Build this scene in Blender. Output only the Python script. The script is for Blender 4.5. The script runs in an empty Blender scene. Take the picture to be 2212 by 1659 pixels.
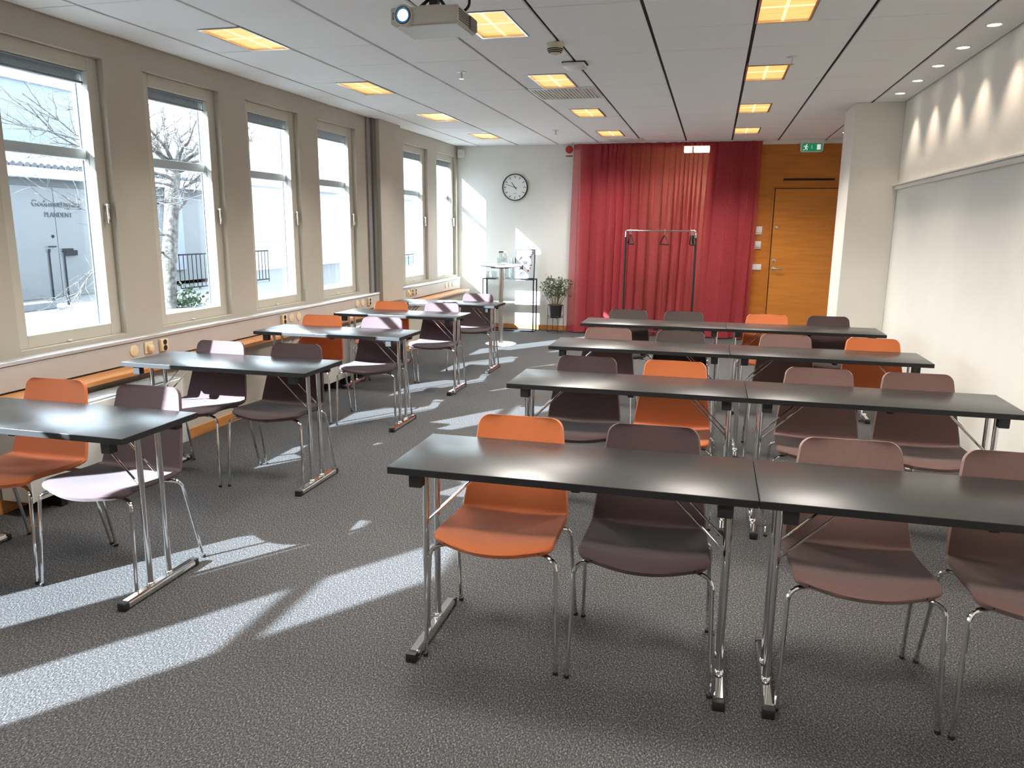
import bpy, bmesh, math, random
from mathutils import Vector, Matrix
random.seed(7)
sc = bpy.context.scene
col = sc.collection
pi = math.pi

# ---------------------------------------------------------------- camera
F_PX, YAW, PITCH, ROLL, CAM_Z = 1645.18, .2533, .2033, .0090, 1.5206
cam = bpy.data.cameras.new('camera'); camo = bpy.data.objects.new('camera', cam); col.objects.link(camo)
cam.sensor_fit = 'HORIZONTAL'; cam.sensor_width = 36; cam.lens = F_PX / 2212 * 36
cam.clip_start = .05; cam.clip_end = 300
fwd = Vector((-math.sin(YAW) * math.cos(PITCH), math.cos(YAW) * math.cos(PITCH), -math.sin(PITCH)))
rt = Vector((math.cos(YAW), math.sin(YAW), 0)); up = rt.cross(fwd)
r2 = math.cos(ROLL) * rt + math.sin(ROLL) * up; u2 = -math.sin(ROLL) * rt + math.cos(ROLL) * up
camo.matrix_world = Matrix(((r2.x, u2.x, -fwd.x, 0), (r2.y, u2.y, -fwd.y, 0), (r2.z, u2.z, -fwd.z, CAM_Z), (0, 0, 0, 1)))
sc.camera = camo

# ---------------------------------------------------------------- sky, sun, exposure
SKY_STRENGTH, SUN_STRENGTH, EXPOSURE = 4.4, 25.0, 1.08
LAMP_GLOW, LAMP_WATT, DOWN_GLOW, DOWN_WATT = .62, 128.0, 4.0, 9.0
sc.view_settings.view_transform = 'Standard'; sc.view_settings.look = 'None'
sc.view_settings.gamma = 1; sc.view_settings.use_curve_mapping = False; sc.view_settings.exposure = EXPOSURE
w = bpy.data.worlds.new('sky'); sc.world = w; w.use_nodes = True
bg = w.node_tree.nodes['Background']; bg.inputs['Color'].default_value = (.86, .94, 1, 1); bg.inputs['Strength'].default_value = SKY_STRENGTH
sun = bpy.data.lights.new('sun', 'SUN'); sun.energy = SUN_STRENGTH; sun.angle = .0095; sun.color = (.93, .97, 1)
suno = bpy.data.objects.new('sun', sun); col.objects.link(suno); suno.location = (-20, -20, 20)
suno.rotation_euler = Vector((1, 1.402, -.853)).to_track_quat('-Z', 'Y').to_euler()
sc.cycles.max_bounces = 10; sc.cycles.diffuse_bounces = 6; sc.cycles.transparent_max_bounces = 16
sc.cycles.glossy_bounces = 4; sc.cycles.sample_clamp_indirect = 6; sc.cycles.caustics_reflective = False; sc.cycles.caustics_refractive = False

# ---------------------------------------------------------------- materials
def srgb(r, g, b):
    f = lambda c: (c / 255 / 12.92) if c <= 10 else ((c / 255 + .055) / 1.055) ** 2.4
    return (f(r), f(g), f(b), 1)

def mat(name, color, rough=.6, metal=0, spec=.5, noise=0, nscale=40, bump=0, bscale=200, emit=None, estr=0, sheen=0, color2=None, stretch=None, coat=0):
    m = bpy.data.materials.new(name); m.use_nodes = True
    nt = m.node_tree; b = nt.nodes['Principled BSDF']
    b.inputs['Base Color'].default_value = color; b.inputs['Roughness'].default_value = rough
    b.inputs['Metallic'].default_value = metal; b.inputs['Specular IOR Level'].default_value = spec
    if coat: b.inputs['Coat Weight'].default_value = coat; b.inputs['Coat Roughness'].default_value = .25
    if sheen: b.inputs['Sheen Weight'].default_value = sheen
    if emit: b.inputs['Emission Color'].default_value = emit; b.inputs['Emission Strength'].default_value = estr
    tc = nt.nodes.new('ShaderNodeTexCoord'); src = tc.outputs['Object']
    if stretch:
        mp = nt.nodes.new('ShaderNodeMapping'); mp.inputs['Scale'].default_value = stretch
        nt.links.new(src, mp.inputs['Vector']); src = mp.outputs['Vector']
    if noise:
        n = nt.nodes.new('ShaderNodeTexNoise'); n.inputs['Scale'].default_value = nscale; n.inputs['Detail'].default_value = 4
        nt.links.new(src, n.inputs['Vector'])
        r = nt.nodes.new('ShaderNodeValToRGB'); c2 = color2 or tuple(c * (1 - noise) for c in color[:3]) + (1,)
        r.color_ramp.elements[0].position = .32; r.color_ramp.elements[1].position = .68
        r.color_ramp.elements[0].color = c2; r.color_ramp.elements[1].color = color
        nt.links.new(n.outputs['Fac'], r.inputs['Fac']); nt.links.new(r.outputs['Color'], b.inputs['Base Color'])
    if bump:
        n2 = nt.nodes.new('ShaderNodeTexNoise'); n2.inputs['Scale'].default_value = bscale; n2.inputs['Detail'].default_value = 3
        nt.links.new(src, n2.inputs['Vector'])
        bp = nt.nodes.new('ShaderNodeBump'); bp.inputs['Strength'].default_value = bump; bp.inputs['Distance'].default_value = .01
        nt.links.new(n2.outputs['Fac'], bp.inputs['Height']); nt.links.new(bp.outputs['Normal'], b.inputs['Normal'])
    return m

M = {}
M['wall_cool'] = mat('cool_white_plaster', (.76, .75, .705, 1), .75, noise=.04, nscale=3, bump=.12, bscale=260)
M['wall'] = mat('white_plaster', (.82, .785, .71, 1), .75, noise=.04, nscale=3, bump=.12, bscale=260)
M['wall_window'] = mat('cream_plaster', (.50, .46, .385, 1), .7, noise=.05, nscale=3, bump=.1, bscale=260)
M['ceiling_tile'] = mat('mineral_tile', (.90, .91, .915, 1), .9, noise=.08, nscale=260, bump=.1, bscale=500)
M['gap'] = mat('ceiling_void', (.09, .085, .08, 1), .9, noise=.2)
M['frame_white'] = mat('window_paint', (.58, .55, .47, 1), .45, noise=.05, nscale=6)
M['sash_outer'] = mat('outer_window_paint', (.62, .63, .62, 1), .5, noise=.06, nscale=6)
M['gasket'] = mat('grey_gasket', (.09, .11, .15, 1), .5, noise=.2)
M['chrome'] = mat('chrome', (.80, .79, .78, 1), .09, 1, noise=.06, nscale=9)
M['steel'] = mat('brushed_steel', (.62, .61, .58, 1), .28, 1, noise=.08, nscale=30)
M['black_plastic'] = mat('black_plastic', (.012, .012, .013, 1), .5, noise=.2, nscale=60)
M['black_metal'] = mat('black_powder_coat', (.012, .012, .014, 1), .45, noise=.2, nscale=60)
M['top'] = mat('black_laminate', (.018, .0172, .0165, 1), .31, spec=.95, noise=.2, nscale=90)
M['edge'] = mat('black_edge_band', (.008, .008, .009, 1), .55, noise=.2)
M['wood'] = mat('oak_veneer', srgb(192, 120, 38), .45, noise=1, nscale=7, color2=srgb(172, 102, 28), stretch=(.35, 1, 3), bump=.02, bscale=120)
M['wood_door'] = mat('oak_door_veneer', srgb(198, 126, 46), .42, noise=1, nscale=7, color2=srgb(182, 112, 36), stretch=(.35, 1, 4), bump=.02, bscale=120)
M['wood_dim'] = mat('corridor_veneer', srgb(186, 140, 104), .5, noise=1, nscale=7, color2=srgb(164, 120, 86), stretch=(.35, 1, 4))
M['wood_sill'] = mat('beech_sill', srgb(206, 144, 84), .4, noise=1, nscale=6, color2=srgb(176, 112, 56), stretch=(4, .5, 4))
M['trunk'] = mat('grey_trunking', (.50, .49, .47, 1), .45, noise=.06, nscale=8)
M['alu'] = mat('aluminium_edge', (.72, .73, .74, 1), .3, .6, noise=.06, nscale=12)
M['radiator'] = mat('radiator_enamel', (.68, .67, .63, 1), .4, noise=.04)
M['grille'] = mat('radiator_grille', (.45, .46, .47, 1), .4, noise=.1, nscale=80)
M['grille_pale'] = mat('painted_slat', (.8, .8, .78, 1), .5, noise=.05)
M['cream_plastic'] = mat('cream_plastic', srgb(226, 208, 172), .4, noise=.05)
M['white_plastic'] = mat('white_plastic', (.76, .75, .72, 1), .4, noise=.04)
M['pipe'] = mat('grey_duct_paint', (.30, .30, .29, 1), .5, noise=.08, nscale=10)
M['pipe_dark'] = mat('dark_duct_paint', (.17, .165, .155, 1), .5, noise=.08, nscale=10)
M['dark'] = mat('dark_hole', (.01, .01, .01, 1), .7, noise=.1)
M['red_plastic'] = mat('red_plastic', srgb(178, 36, 34), .35, noise=.08)
M['clock_face'] = mat('clock_face', (.80, .80, .77, 1), .35, noise=.03)
M['green'] = mat('sign_green', srgb(20, 120, 78), .4, noise=.05, emit=srgb(20, 120, 78), estr=.35)
M['sign_white'] = mat('sign_white', (.8, .8, .78, 1), .4, noise=.03, emit=(.9, 1, .95, 1), estr=.25)
M['leaf'] = mat('leaf_green', srgb(74, 98, 52), .5, noise=1, nscale=20, color2=srgb(44, 66, 34))
M['stem'] = mat('stem_brown', srgb(140, 112, 80), .7, noise=.3, nscale=40)
M['bark'] = mat('tree_bark', (.13, .12, .11, 1), .9, noise=1, nscale=14, color2=(.03, .027, .024, 1), bump=.5, bscale=30)
M['paper'] = mat('white_card', (.82, .83, .83, 1), .5, noise=.02)
M['ink'] = mat('black_ink', (.03, .035, .05, 1), .6, noise=.1)
M['letters'] = mat('sign_letters', (.045, .05, .06, 1), .6, noise=.1)
M['facade'] = mat('grey_render', (.115, .118, .125, 1), .85, noise=.12, nscale=2.5, bump=.1, bscale=60)
M['facade_pale'] = mat('pale_render', (.17, .19, .215, 1), .85, noise=.1, nscale=1.5)
M['facade_white'] = mat('white_render', (.55, .56, .58, 1), .85, noise=.06, nscale=2)
M['door_out'] = mat('grey_steel_door', (.10, .103, .108, 1), .5, noise=.08, nscale=3)
M['roof_tile'] = mat('roof_tile', (.10, .10, .115, 1), .8, noise=.3, nscale=9)
M['gutter'] = mat('pale_gutter', (.5, .52, .53, 1), .5, noise=.06)
M['asphalt'] = mat('pale_paving', (.15, .155, .16, 1), .9, noise=.25, nscale=30, bump=.3, bscale=90)
M['kerb'] = mat('kerb_stone', (.13, .135, .14, 1), .85, noise=.2, nscale=14)
M['rail_out'] = mat('dark_railing', (.006, .008, .011, 1), .7, spec=.2, noise=.2)
M['ivy'] = mat('ivy_leaf', (.05, .085, .04, 1), .6, noise=.4, nscale=12)
M['picture'] = mat('picture_white', (.50, .52, .54, 1), .4, noise=.02)
M['projector'] = mat('projector_shell', (.60, .575, .52, 1), .45, noise=.05, nscale=20)
M['lens'] = mat('lens_glow', (.2, .3, .4, 1), .1, noise=.02, emit=(.75, .95, 1, 1), estr=5)
M['lens_ring'] = mat('lens_ring', (.06, .16, .28, 1), .15, noise=.05)
M['smoke'] = mat('detector_cream', srgb(214, 206, 178), .5, noise=.05)
M['fab_orange'] = mat('orange_wool', srgb(212, 118, 70), .92, spec=.15, noise=.16, nscale=420, bump=.35, bscale=900, sheen=.25)
M['fab_brown'] = mat('dark_brown_wool', srgb(86, 68, 67), .92, spec=.15, noise=.3, nscale=420, bump=.35, bscale=900, sheen=.2)
M['fab_mauve'] = mat('mauve_wool', srgb(134, 104, 97), .92, spec=.15, noise=.22, nscale=420, bump=.35, bscale=900, sheen=.25)
M['fab_plum'] = mat('plum_grey_wool', srgb(102, 84, 87), .92, spec=.15, noise=.25, nscale=420, bump=.35, bscale=900, sheen=.15)
M['fab_grey'] = mat('grey_brown_wool', srgb(84, 72, 68), .92, spec=.15, noise=.25, nscale=420, bump=.35, bscale=900, sheen=.2)

def carpet():
    m = bpy.data.materials.new('loop_carpet'); m.use_nodes = True; nt = m.node_tree; b = nt.nodes['Principled BSDF']
    b.inputs['Roughness'].default_value = .95; b.inputs['Specular IOR Level'].default_value = .12
    tc = nt.nodes.new('ShaderNodeTexCoord')
    mp = nt.nodes.new('ShaderNodeMapping'); mp.inputs['Scale'].default_value = (1, .62, 1); mp.inputs['Rotation'].default_value = (0, 0, .9)
    nt.links.new(tc.outputs['Object'], mp.inputs['Vector'])
    n = nt.nodes.new('ShaderNodeTexNoise'); n.inputs['Scale'].default_value = 185; n.inputs['Detail'].default_value = 2.5; n.inputs['Roughness'].default_value = .65
    nt.links.new(mp.outputs['Vector'], n.inputs['Vector'])
    r = nt.nodes.new('ShaderNodeValToRGB'); e = r.color_ramp.elements
    e[0].position = .30; e[0].color = (.024, .023, .024, 1); e[1].position = .74; e[1].color = (.32, .31, .30, 1)
    k = e.new(.45); k.color = (.056, .055, .057, 1); k = e.new(.58); k.color = (.108, .105, .104, 1)
    nt.links.new(n.outputs['Fac'], r.inputs['Fac'])
    n2 = nt.nodes.new('ShaderNodeTexNoise'); n2.inputs['Scale'].default_value = 1.1; n2.inputs['Detail'].default_value = 3
    nt.links.new(tc.outputs['Object'], n2.inputs['Vector'])
    mx = nt.nodes.new('ShaderNodeMix'); mx.data_type = 'RGBA'; mx.blend_type = 'MULTIPLY'; mx.inputs['Factor'].default_value = .22
    nt.links.new(r.outputs['Color'], mx.inputs['A']); nt.links.new(n2.outputs['Fac'], mx.inputs['B'])
    nt.links.new(mx.outputs['Result'], b.inputs['Base Color'])
    bp = nt.nodes.new('ShaderNodeBump'); bp.inputs['Strength'].default_value = .55; bp.inputs['Distance'].default_value = .006
    nt.links.new(n.outputs['Fac'], bp.inputs['Height']); nt.links.new(bp.outputs['Normal'], b.inputs['Normal'])
    return m
M['carpet'] = carpet()

def glass(name, tint=(.95, .98, 1, 1), gl=.06):
    m = bpy.data.materials.new(name); m.use_nodes = True; nt = m.node_tree; nt.nodes.clear()
    o = nt.nodes.new('ShaderNodeOutputMaterial'); t = nt.nodes.new('ShaderNodeBsdfTransparent'); g = nt.nodes.new('ShaderNodeBsdfGlossy')
    t.inputs['Color'].default_value = tint; g.inputs['Roughness'].default_value = .02
    fr = nt.nodes.new('ShaderNodeLayerWeight'); fr.inputs['Blend'].default_value = .12
    mt = nt.nodes.new('ShaderNodeMath'); mt.operation = 'MULTIPLY_ADD'; mt.inputs[1].default_value = .2; mt.inputs[2].default_value = gl
    nt.links.new(fr.outputs['Fresnel'], mt.inputs[0])
    x = nt.nodes.new('ShaderNodeMixShader'); nt.links.new(mt.outputs[0], x.inputs['Fac'])
    nt.links.new(t.outputs[0], x.inputs[1]); nt.links.new(g.outputs[0], x.inputs[2]); nt.links.new(x.outputs[0], o.inputs['Surface'])
    return m
M['glass'] = glass('window_glass', gl=.01)
M['glassware'] = glass('drinking_glass', (.94, .965, .965, 1), .10)

def curtain_mat():
    m = bpy.data.materials.new('sheer_red_cloth'); m.use_nodes = True; nt = m.node_tree; nt.nodes.clear()
    o = nt.nodes.new('ShaderNodeOutputMaterial')
    tc = nt.nodes.new('ShaderNodeTexCoord'); n = nt.nodes.new('ShaderNodeTexNoise'); n.inputs['Scale'].default_value = 160
    mp = nt.nodes.new('ShaderNodeMapping'); mp.inputs['Scale'].default_value = (1.5, 1.5, .5)
    nt.links.new(tc.outputs['Object'], mp.inputs['Vector']); nt.links.new(mp.outputs['Vector'], n.inputs['Vector'])
    r = nt.nodes.new('ShaderNodeValToRGB'); r.color_ramp.elements[0].color = (.40, .055, .075, 1); r.color_ramp.elements[1].color = (.60, .115, .135, 1)
    r.color_ramp.elements[0].position = .3; r.color_ramp.elements[1].position = .7
    nt.links.new(n.outputs['Fac'], r.inputs['Fac'])
    d = nt.nodes.new('ShaderNodeBsdfDiffuse'); t = nt.nodes.new('ShaderNodeBsdfTranslucent'); tr = nt.nodes.new('ShaderNodeBsdfTransparent')
    nt.links.new(r.outputs['Color'], d.inputs['Color']); nt.links.new(r.outputs['Color'], t.inputs['Color'])
    tr.inputs['Color'].default_value = (1, .86, .84, 1)
    a = nt.nodes.new('ShaderNodeMixShader'); a.inputs['Fac'].default_value = .3
    b = nt.nodes.new('ShaderNodeMixShader'); b.inputs['Fac'].default_value = .36
    nt.links.new(d.outputs[0], a.inputs[1]); nt.links.new(t.outputs[0], a.inputs[2])
    nt.links.new(a.outputs[0], b.inputs[1]); nt.links.new(tr.outputs[0], b.inputs[2]); nt.links.new(b.outputs[0], o.inputs['Surface'])
    return m
M['curtain'] = curtain_mat()

def lamp_mat():
    m = bpy.data.materials.new('lit_louvre'); m.use_nodes = True; nt = m.node_tree; b = nt.nodes['Principled BSDF']
    b.inputs['Base Color'].default_value = (.3, .2, .1, 1)
    tc = nt.nodes.new('ShaderNodeTexCoord'); n = nt.nodes.new('ShaderNodeTexNoise'); n.inputs['Scale'].default_value = 9
    mp = nt.nodes.new('ShaderNodeMapping'); mp.inputs['Scale'].default_value = (.6, 7, 1)
    nt.links.new(tc.outputs['Object'], mp.inputs['Vector']); nt.links.new(mp.outputs['Vector'], n.inputs['Vector'])
    r = nt.nodes.new('ShaderNodeValToRGB'); r.color_ramp.elements[0].color = (1, .42, .10, 1); r.color_ramp.elements[1].color = (1, .60, .22, 1)
    r.color_ramp.elements[0].position = .3; r.color_ramp.elements[1].position = .7
    nt.links.new(n.outputs['Fac'], r.inputs['Fac']); nt.links.new(r.outputs['Color'], b.inputs['Emission Color'])
    b.inputs['Emission Strength'].default_value = LAMP_GLOW
    return m
M['lamp'] = lamp_mat()
M['lamp_bar'] = mat('lit_tube', (.8, .6, .35, 1), .5, noise=.02, emit=(1, .74, .36, 1), estr=LAMP_GLOW * 1.15)
M['down'] = mat('lit_downlight', (.9, .85, .8, 1), .5, noise=.02, emit=(1, .90, .74, 1), estr=DOWN_GLOW)
M['lamp_transom'] = mat('lit_corridor_lamp', (.9, .85, .7, 1), .5, noise=.02, emit=(1, .9, .62, 1), estr=9)

# ---------------------------------------------------------------- mesh helpers
def box(bm, x0, x1, y0, y1, z0, z1, bev=0, seg=2):
    vs = [bm.verts.new((x, y, z)) for x in (x0, x1) for y in (y0, y1) for z in (z0, z1)]
    fs = [(0, 1, 3, 2), (4, 6, 7, 5), (0, 4, 5, 1), (2, 3, 7, 6), (0, 2, 6, 4), (1, 5, 7, 3)]
    f = [bm.faces.new([vs[i] for i in q]) for q in fs]
    if bev:
        ed = list({e for q in f for e in q.edges})
        bmesh.ops.bevel(bm, geom=ed, offset=bev, segments=seg, affect='EDGES', profile=.5)
    return bm

def tube(bm, pts, r, seg=8, caps=True, r1=None):
    pts = [Vector(p) for p in pts]; n = len(pts); rings = []
    t0 = (pts[1] - pts[0]).normalized(); ref = Vector((0, 0, 1)) if abs(t0.z) < .9 else Vector((1, 0, 0))
    nrm = t0.cross(ref).normalized()
    for i, p in enumerate(pts):
        t = (pts[min(i + 1, n - 1)] - pts[max(i - 1, 0)]).normalized()
        nrm = (nrm - t * nrm.dot(t)).normalized(); bi = t.cross(nrm)
        rr = r if r1 is None else r + (r1 - r) * i / (n - 1)
        rings.append([bm.verts.new(p + (nrm * math.cos(a) + bi * math.sin(a)) * rr) for a in [2 * pi * k / seg for k in range(seg)]])
    for a, b in zip(rings, rings[1:]):
        for k in range(seg): bm.faces.new((a[k], a[(k + 1) % seg], b[(k + 1) % seg], b[k]))
    if caps: bm.faces.new(rings[0][::-1]); bm.faces.new(rings[-1])
    return bm

def fillet(pts, rad, n=5):
    pts = [Vector(p) for p in pts]; out = [pts[0]]
    for a, b, c in zip(pts, pts[1:], pts[2:]):
        u = (a - b).normalized(); v = (c - b).normalized(); d = min(rad, (a - b).length * .49, (c - b).length * .49)
        p, q = b + u * d, b + v * d
        for k in range(n + 1):
            s = k / n; out.append(p * (1 - s) ** 2 + b * 2 * s * (1 - s) + q * s * s)
    out.append(pts[-1]); return out

def lathe(bm, prof, c=(0, 0, 0), seg=24, axis='z', caps=True):
    rings = []
    for r, h in prof:
        ring = []
        for k in range(seg):
            a = 2 * pi * k / seg; x, y = r * math.cos(a), r * math.sin(a)
            v = (x, y, h) if axis == 'z' else ((x, -h, y) if axis == 'y' else (h, x, y))
            ring.append(bm.verts.new(Vector(c) + Vector(v)))
        rings.append(ring)
    for a, b in zip(rings, rings[1:]):
        for k in range(seg): bm.faces.new((a[k], a[(k + 1) % seg], b[(k + 1) % seg], b[k]))
    if caps and prof[0][0] > 2e-4: bm.faces.new(rings[0][::-1])
    if caps and prof[-1][0] > 2e-4: bm.faces.new(rings[-1])
    return bm

def NB(): return bmesh.new()

def mesh_of(name, bm, m, smooth=35):
    bmesh.ops.remove_doubles(bm, verts=bm.verts, dist=1e-6)
    bmesh.ops.recalc_face_normals(bm, faces=bm.faces)
    me = bpy.data.meshes.new(name); bm.to_mesh(me); bm.free()
    me.materials.append(m)
    if smooth:
        me.polygons.foreach_set('use_smooth', [True] * len(me.polygons)); me.set_sharp_from_angle(angle=math.radians(smooth))
    return me

def obj(name, bm, m, parent=None, smooth=35):
    me = bm if isinstance(bm, bpy.types.Mesh) else mesh_of(name, bm, m, smooth)
    o = bpy.data.objects.new(name, me); col.objects.link(o)
    if parent: o.parent = parent
    return o

def tag(o, label, cat, group=None, kind=None):
    o['label'] = label; o['category'] = cat
    if group: o['group'] = group
    if kind: o['kind'] = kind
    return o

def thing(name, label, cat, loc=(0, 0, 0), rz=0, group=None):
    o = bpy.data.objects.new(name, None); col.objects.link(o); o.empty_display_size = .1
    o.location = loc; o.rotation_euler = (0, 0, rz)
    return tag(o, label, cat, group)

def struct(name, bm, m, label, cat, smooth=0):
    o = obj(name, bm, m, None, smooth); return tag(o, label, cat, kind='structure')

def structure_root(name, label, cat, loc=(0, 0, 0)):
    o = thing(name, label, cat, loc); o['kind'] = 'structure'; return o

def dup(root, loc, rz, label, group=None, swap=None):
    r = root.copy(); col.objects.link(r); r.location = loc; r.rotation_euler = (0, 0, rz); r['label'] = label
    if group: r['group'] = group
    for ch in list(root.children):
        c = ch.copy(); col.objects.link(c); c.parent = r
        if swap and ch.name.split('.')[0] in swap: c.data = swap[ch.name.split('.')[0]]
        for g in ch.children:
            d = g.copy(); col.objects.link(d); d.parent = c
    return r

def poly(bm, pts2, z0, z1, f=lambda x, y, z: (x, y, z)):
    a = [bm.verts.new(f(x, y, z0)) for x, y in pts2]; b = [bm.verts.new(f(x, y, z1)) for x, y in pts2]
    n = len(a); bm.faces.new(a[::-1]); bm.faces.new(b)
    for i in range(n): bm.faces.new((a[i], a[(i + 1) % n], b[(i + 1) % n], b[i]))
    return bm

# ---------------------------------------------------------------- room shell
XL, XR, YB, YF, H = -3.78, 1.645, 11.228, -3.6, 2.6884
ZW0, ZW1, WW = .80, 2.53, .83          # window opening
WIN = [3.44, 4.62, 5.80, 6.98, 9.14, 10.32, 2.34, .08, -1.10]
XO = -3.96                              # outer face of the window wall
struct('floor', box(NB(), -3.96, XR + .1, YF - .1, 12.75, -.1, 0), M['carpet'], 'dark grey flecked loop carpet across the whole room', 'floor')

bm = NB()
ws = sorted(WIN); edges = [YF]
for y in ws: edges += [y, y + WW]
edges.append(YB + .1)
for a, b in zip(edges[::2], edges[1::2]): box(bm, XO, XL, a, b, 0, H + .2)
for y in ws: box(bm, XO, XL, y, y + WW, 0, ZW0); box(bm, XO, XL, y, y + WW, ZW1, H + .2)
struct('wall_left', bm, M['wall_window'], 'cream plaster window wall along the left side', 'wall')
struct('wall_right', box(NB(), XR, XR + .1, YF, YB + .1, 0, H + .2), M['wall'], 'plain white wall on the right under the spotlights', 'wall')
DX0, DX1, CY, CZ = -1.25, -.13, 12.55, 2.80          # doorway behind the curtain and the corridor beyond
bm = NB(); box(bm, XL, DX0, YB, YB + .1, 0, H + .2); box(bm, DX1, XR, YB, YB + .1, 0, H + .2); box(bm, DX0, DX1, YB, YB + .1, 2.66, H + .2)
struct('wall_back', bm, M['wall_cool'], 'white end wall with the clock on it', 'wall')
struct('wall_front', box(NB(), XO, XR + .1, YF - .1, YF, 0, H + .2), M['wall'], 'plain white wall behind the viewer', 'wall')
struct('column_right', box(NB(), 1.212, XR, 8.09, 8.70, 0, H, .004, 1), M['wall'], 'white square column projecting from the right wall', 'column')
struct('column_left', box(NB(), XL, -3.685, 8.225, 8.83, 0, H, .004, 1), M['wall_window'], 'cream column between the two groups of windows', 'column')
ductr = structure_root('trim_1', 'grey vertical duct beside the left column', 'duct')
obj('duct_cover', box(NB(), XL, -3.755, 8.06, 8.14, .74, H, .003, 1), M['pipe'], ductr)
obj('duct_recess', box(NB(), XL, -3.73, 8.14, 8.225, .74, H), M['pipe_dark'], ductr)
struct('wall_corridor', box(NB(), -2.4, XR, CY, CY + .1, 0, CZ), M['wood_dim'], 'oak corridor wall seen faintly through the red curtain', 'wall')
bm = NB(); box(bm, -2.5, -2.4, YB + .1, CY, 0, CZ); box(bm, XR - .1, XR, YB + .1, CY, 0, CZ)
struct('wall_corridor_ends', bm, M['wall'], 'white end walls of the corridor behind the curtain', 'wall')
struct('ceiling_corridor', box(NB(), -2.5, XR, YB + .1, CY, CZ, CZ + .05), M['wall'], 'white corridor ceiling behind the curtain', 'ceiling')
# right-hand picture rail
tr = structure_root('trim_2', 'white ledge rail running along the right wall', 'ledge')
obj('ledge', box(NB(), 1.60, XR, YF, 8.09, 1.93, 1.945, .003, 1), M['wall'], tr)
obj('moulding', box(NB(), 1.615, XR, YF, 8.09, 1.895, 1.93, .008, 2), M['wall'], tr)

# ---------------------------------------------------------------- ceiling and its tiles
ceil = struct('ceiling', box(NB(), XO, XR + .1, YF, YB + .1, H + .02, H + .06), M['gap'], 'suspended ceiling of pale mineral tiles', 'ceiling')
GX0, GY0, G = -2.844, 4.952, .6
lampcells = {}
for k in range(-3, 4):
    yy = GY0 - .6 + 1.8 * k
    for x0, off in ((-3.444, .3), (-1.644, .15), (.156, 0.0)): lampcells[(round(x0, 3), round(yy, 3))] = off
meshes = {}
def tile(x0, x1, y0, y1):
    gx, gy = .011, .0022
    key = (round(x1 - x0, 3), round(y1 - y0, 3))
    if key not in meshes:
        b = NB(); box(b, gx, key[0] - gx, gy, key[1] - gy, 0, .016, .0022, 1)
        meshes[key] = mesh_of('ceiling_tile', b, M['ceiling_tile'], 30)
    o = bpy.data.objects.new('ceiling_tile', meshes[key]); col.objects.link(o); o.parent = ceil
    dz = random.uniform(-.0012, .0012)
    o.location = (x0, y0, H + dz); return o
xs = [XL] + [GX0 + G * k for k in range(-1, 8)] + [XR]
ys = [GY0 - G * k for k in range(14, 0, -1)] + [GY0 + G * k for k in range(0, 11)]
ys = [y for y in ys if y > YF] + [YB]
far = NB()
for i in range(len(xs) - 1):
    for j in range(len(ys) - 1):
        x0, x1, y0, y1 = xs[i], xs[i + 1], ys[j], ys[j + 1]
        off = lampcells.get((round(x0, 3), round(y0, 3)))
        if abs(x0 + 1.644) < .01 and abs(y0 - 6.752) < .01: continue
        if y1 < 2.4 and i < len(xs) - 2:
            if off is None: box(far, x0 + .011, x1 - .011, y0 + .002, y1 - .002, H, H + .016)
            else:
                if off > 0: box(far, x0 + .011, x0 + off, y0, y1, H, H + .016)
                if off < .3: box(far, x0 + off + .3, x1 - .011, y0, y1, H, H + .016)
            continue
        if i == len(xs) - 2: continue                    # the spotlight strip is one plain board
        if off is None: tile(x0, x1, y0, y1)
        else:
            if off > 0: tile(x0, x0 + off + .008, y0, y1)
            if off < .3: tile(x0 + off + .292, x1, y0, y1)
tile(xs[-2], xs[-1], ys[0], YB)
fo = obj('ceiling_tile_field', far, M['ceiling_tile'], ceil, 0); fo['kind'] = 'stuff'

# ---------------------------------------------------------------- ceiling lights
rown = ['nearest', 'second', 'third', 'farthest']
coln = ['left-hand', 'middle', 'right-hand']
def ceiling_light(x0, y0, label, group, watt):
    t = thing('ceiling_light', label, 'ceiling light', (x0 + .15, y0 + .3, H), 0, group)
    b = NB(); W2, L2, th = .15, .292, .012
    for s in (-1, 1):
        box(b, s * W2 - (th if s > 0 else 0), s * W2 + (0 if s > 0 else th), -L2, L2, -.004, .018)
        box(b, -W2 + th, W2 - th, s * L2 - (th if s > 0 else 0), s * L2 + (0 if s > 0 else th), -.004, .018)
    obj('frame', b, M['steel'], t)
    d = NB(); box(d, -W2 + th, W2 - th, -L2 + th, L2 - th, .010, .016); obj('diffuser', d, M['lamp'], t)
    c = NB(); box(c, -.008, .008, -L2 + th, L2 - th, .006, .0105); box(c, -W2 + th, W2 - th, -.008, .008, .006, .0105)
    obj('light_bar', c, M['lamp_bar'], t)
    l = bpy.data.lights.new('lamp', 'SPOT'); l.energy = watt; l.color = (1, .945, .87); l.spot_size = math.radians(112 if x0 < -2.5 else (156 if x0 < 0 else 128)); l.spot_blend = .9; l.shadow_soft_size = .25
    lo = bpy.data.objects.new('lamp', l); col.objects.link(lo); lo.parent = t; lo.location = (0, 0, -.02)
    return t
for k in range(-3, 4):
    yy = GY0 - .6 + 1.8 * k
    for c, (x0, off) in enumerate(((-3.444, .3), (-1.644, .15), (.156, 0.0))):
        lab = ('warm lit recessed ceiling light, %s of four in the %s row' % (rown[k], coln[c])) if k >= 0 else 'warm lit recessed ceiling light out of frame above the viewer'
        ceiling_light(x0 + off, yy, lab, 'recessed ceiling lights' if k >= 0 else 'recessed ceiling lights out of frame', LAMP_WATT * (.36, 1.0, 1.06)[c] * (.72 if k < -1 else 1))     # window row set weaker so the wall piers stay darker

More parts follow.
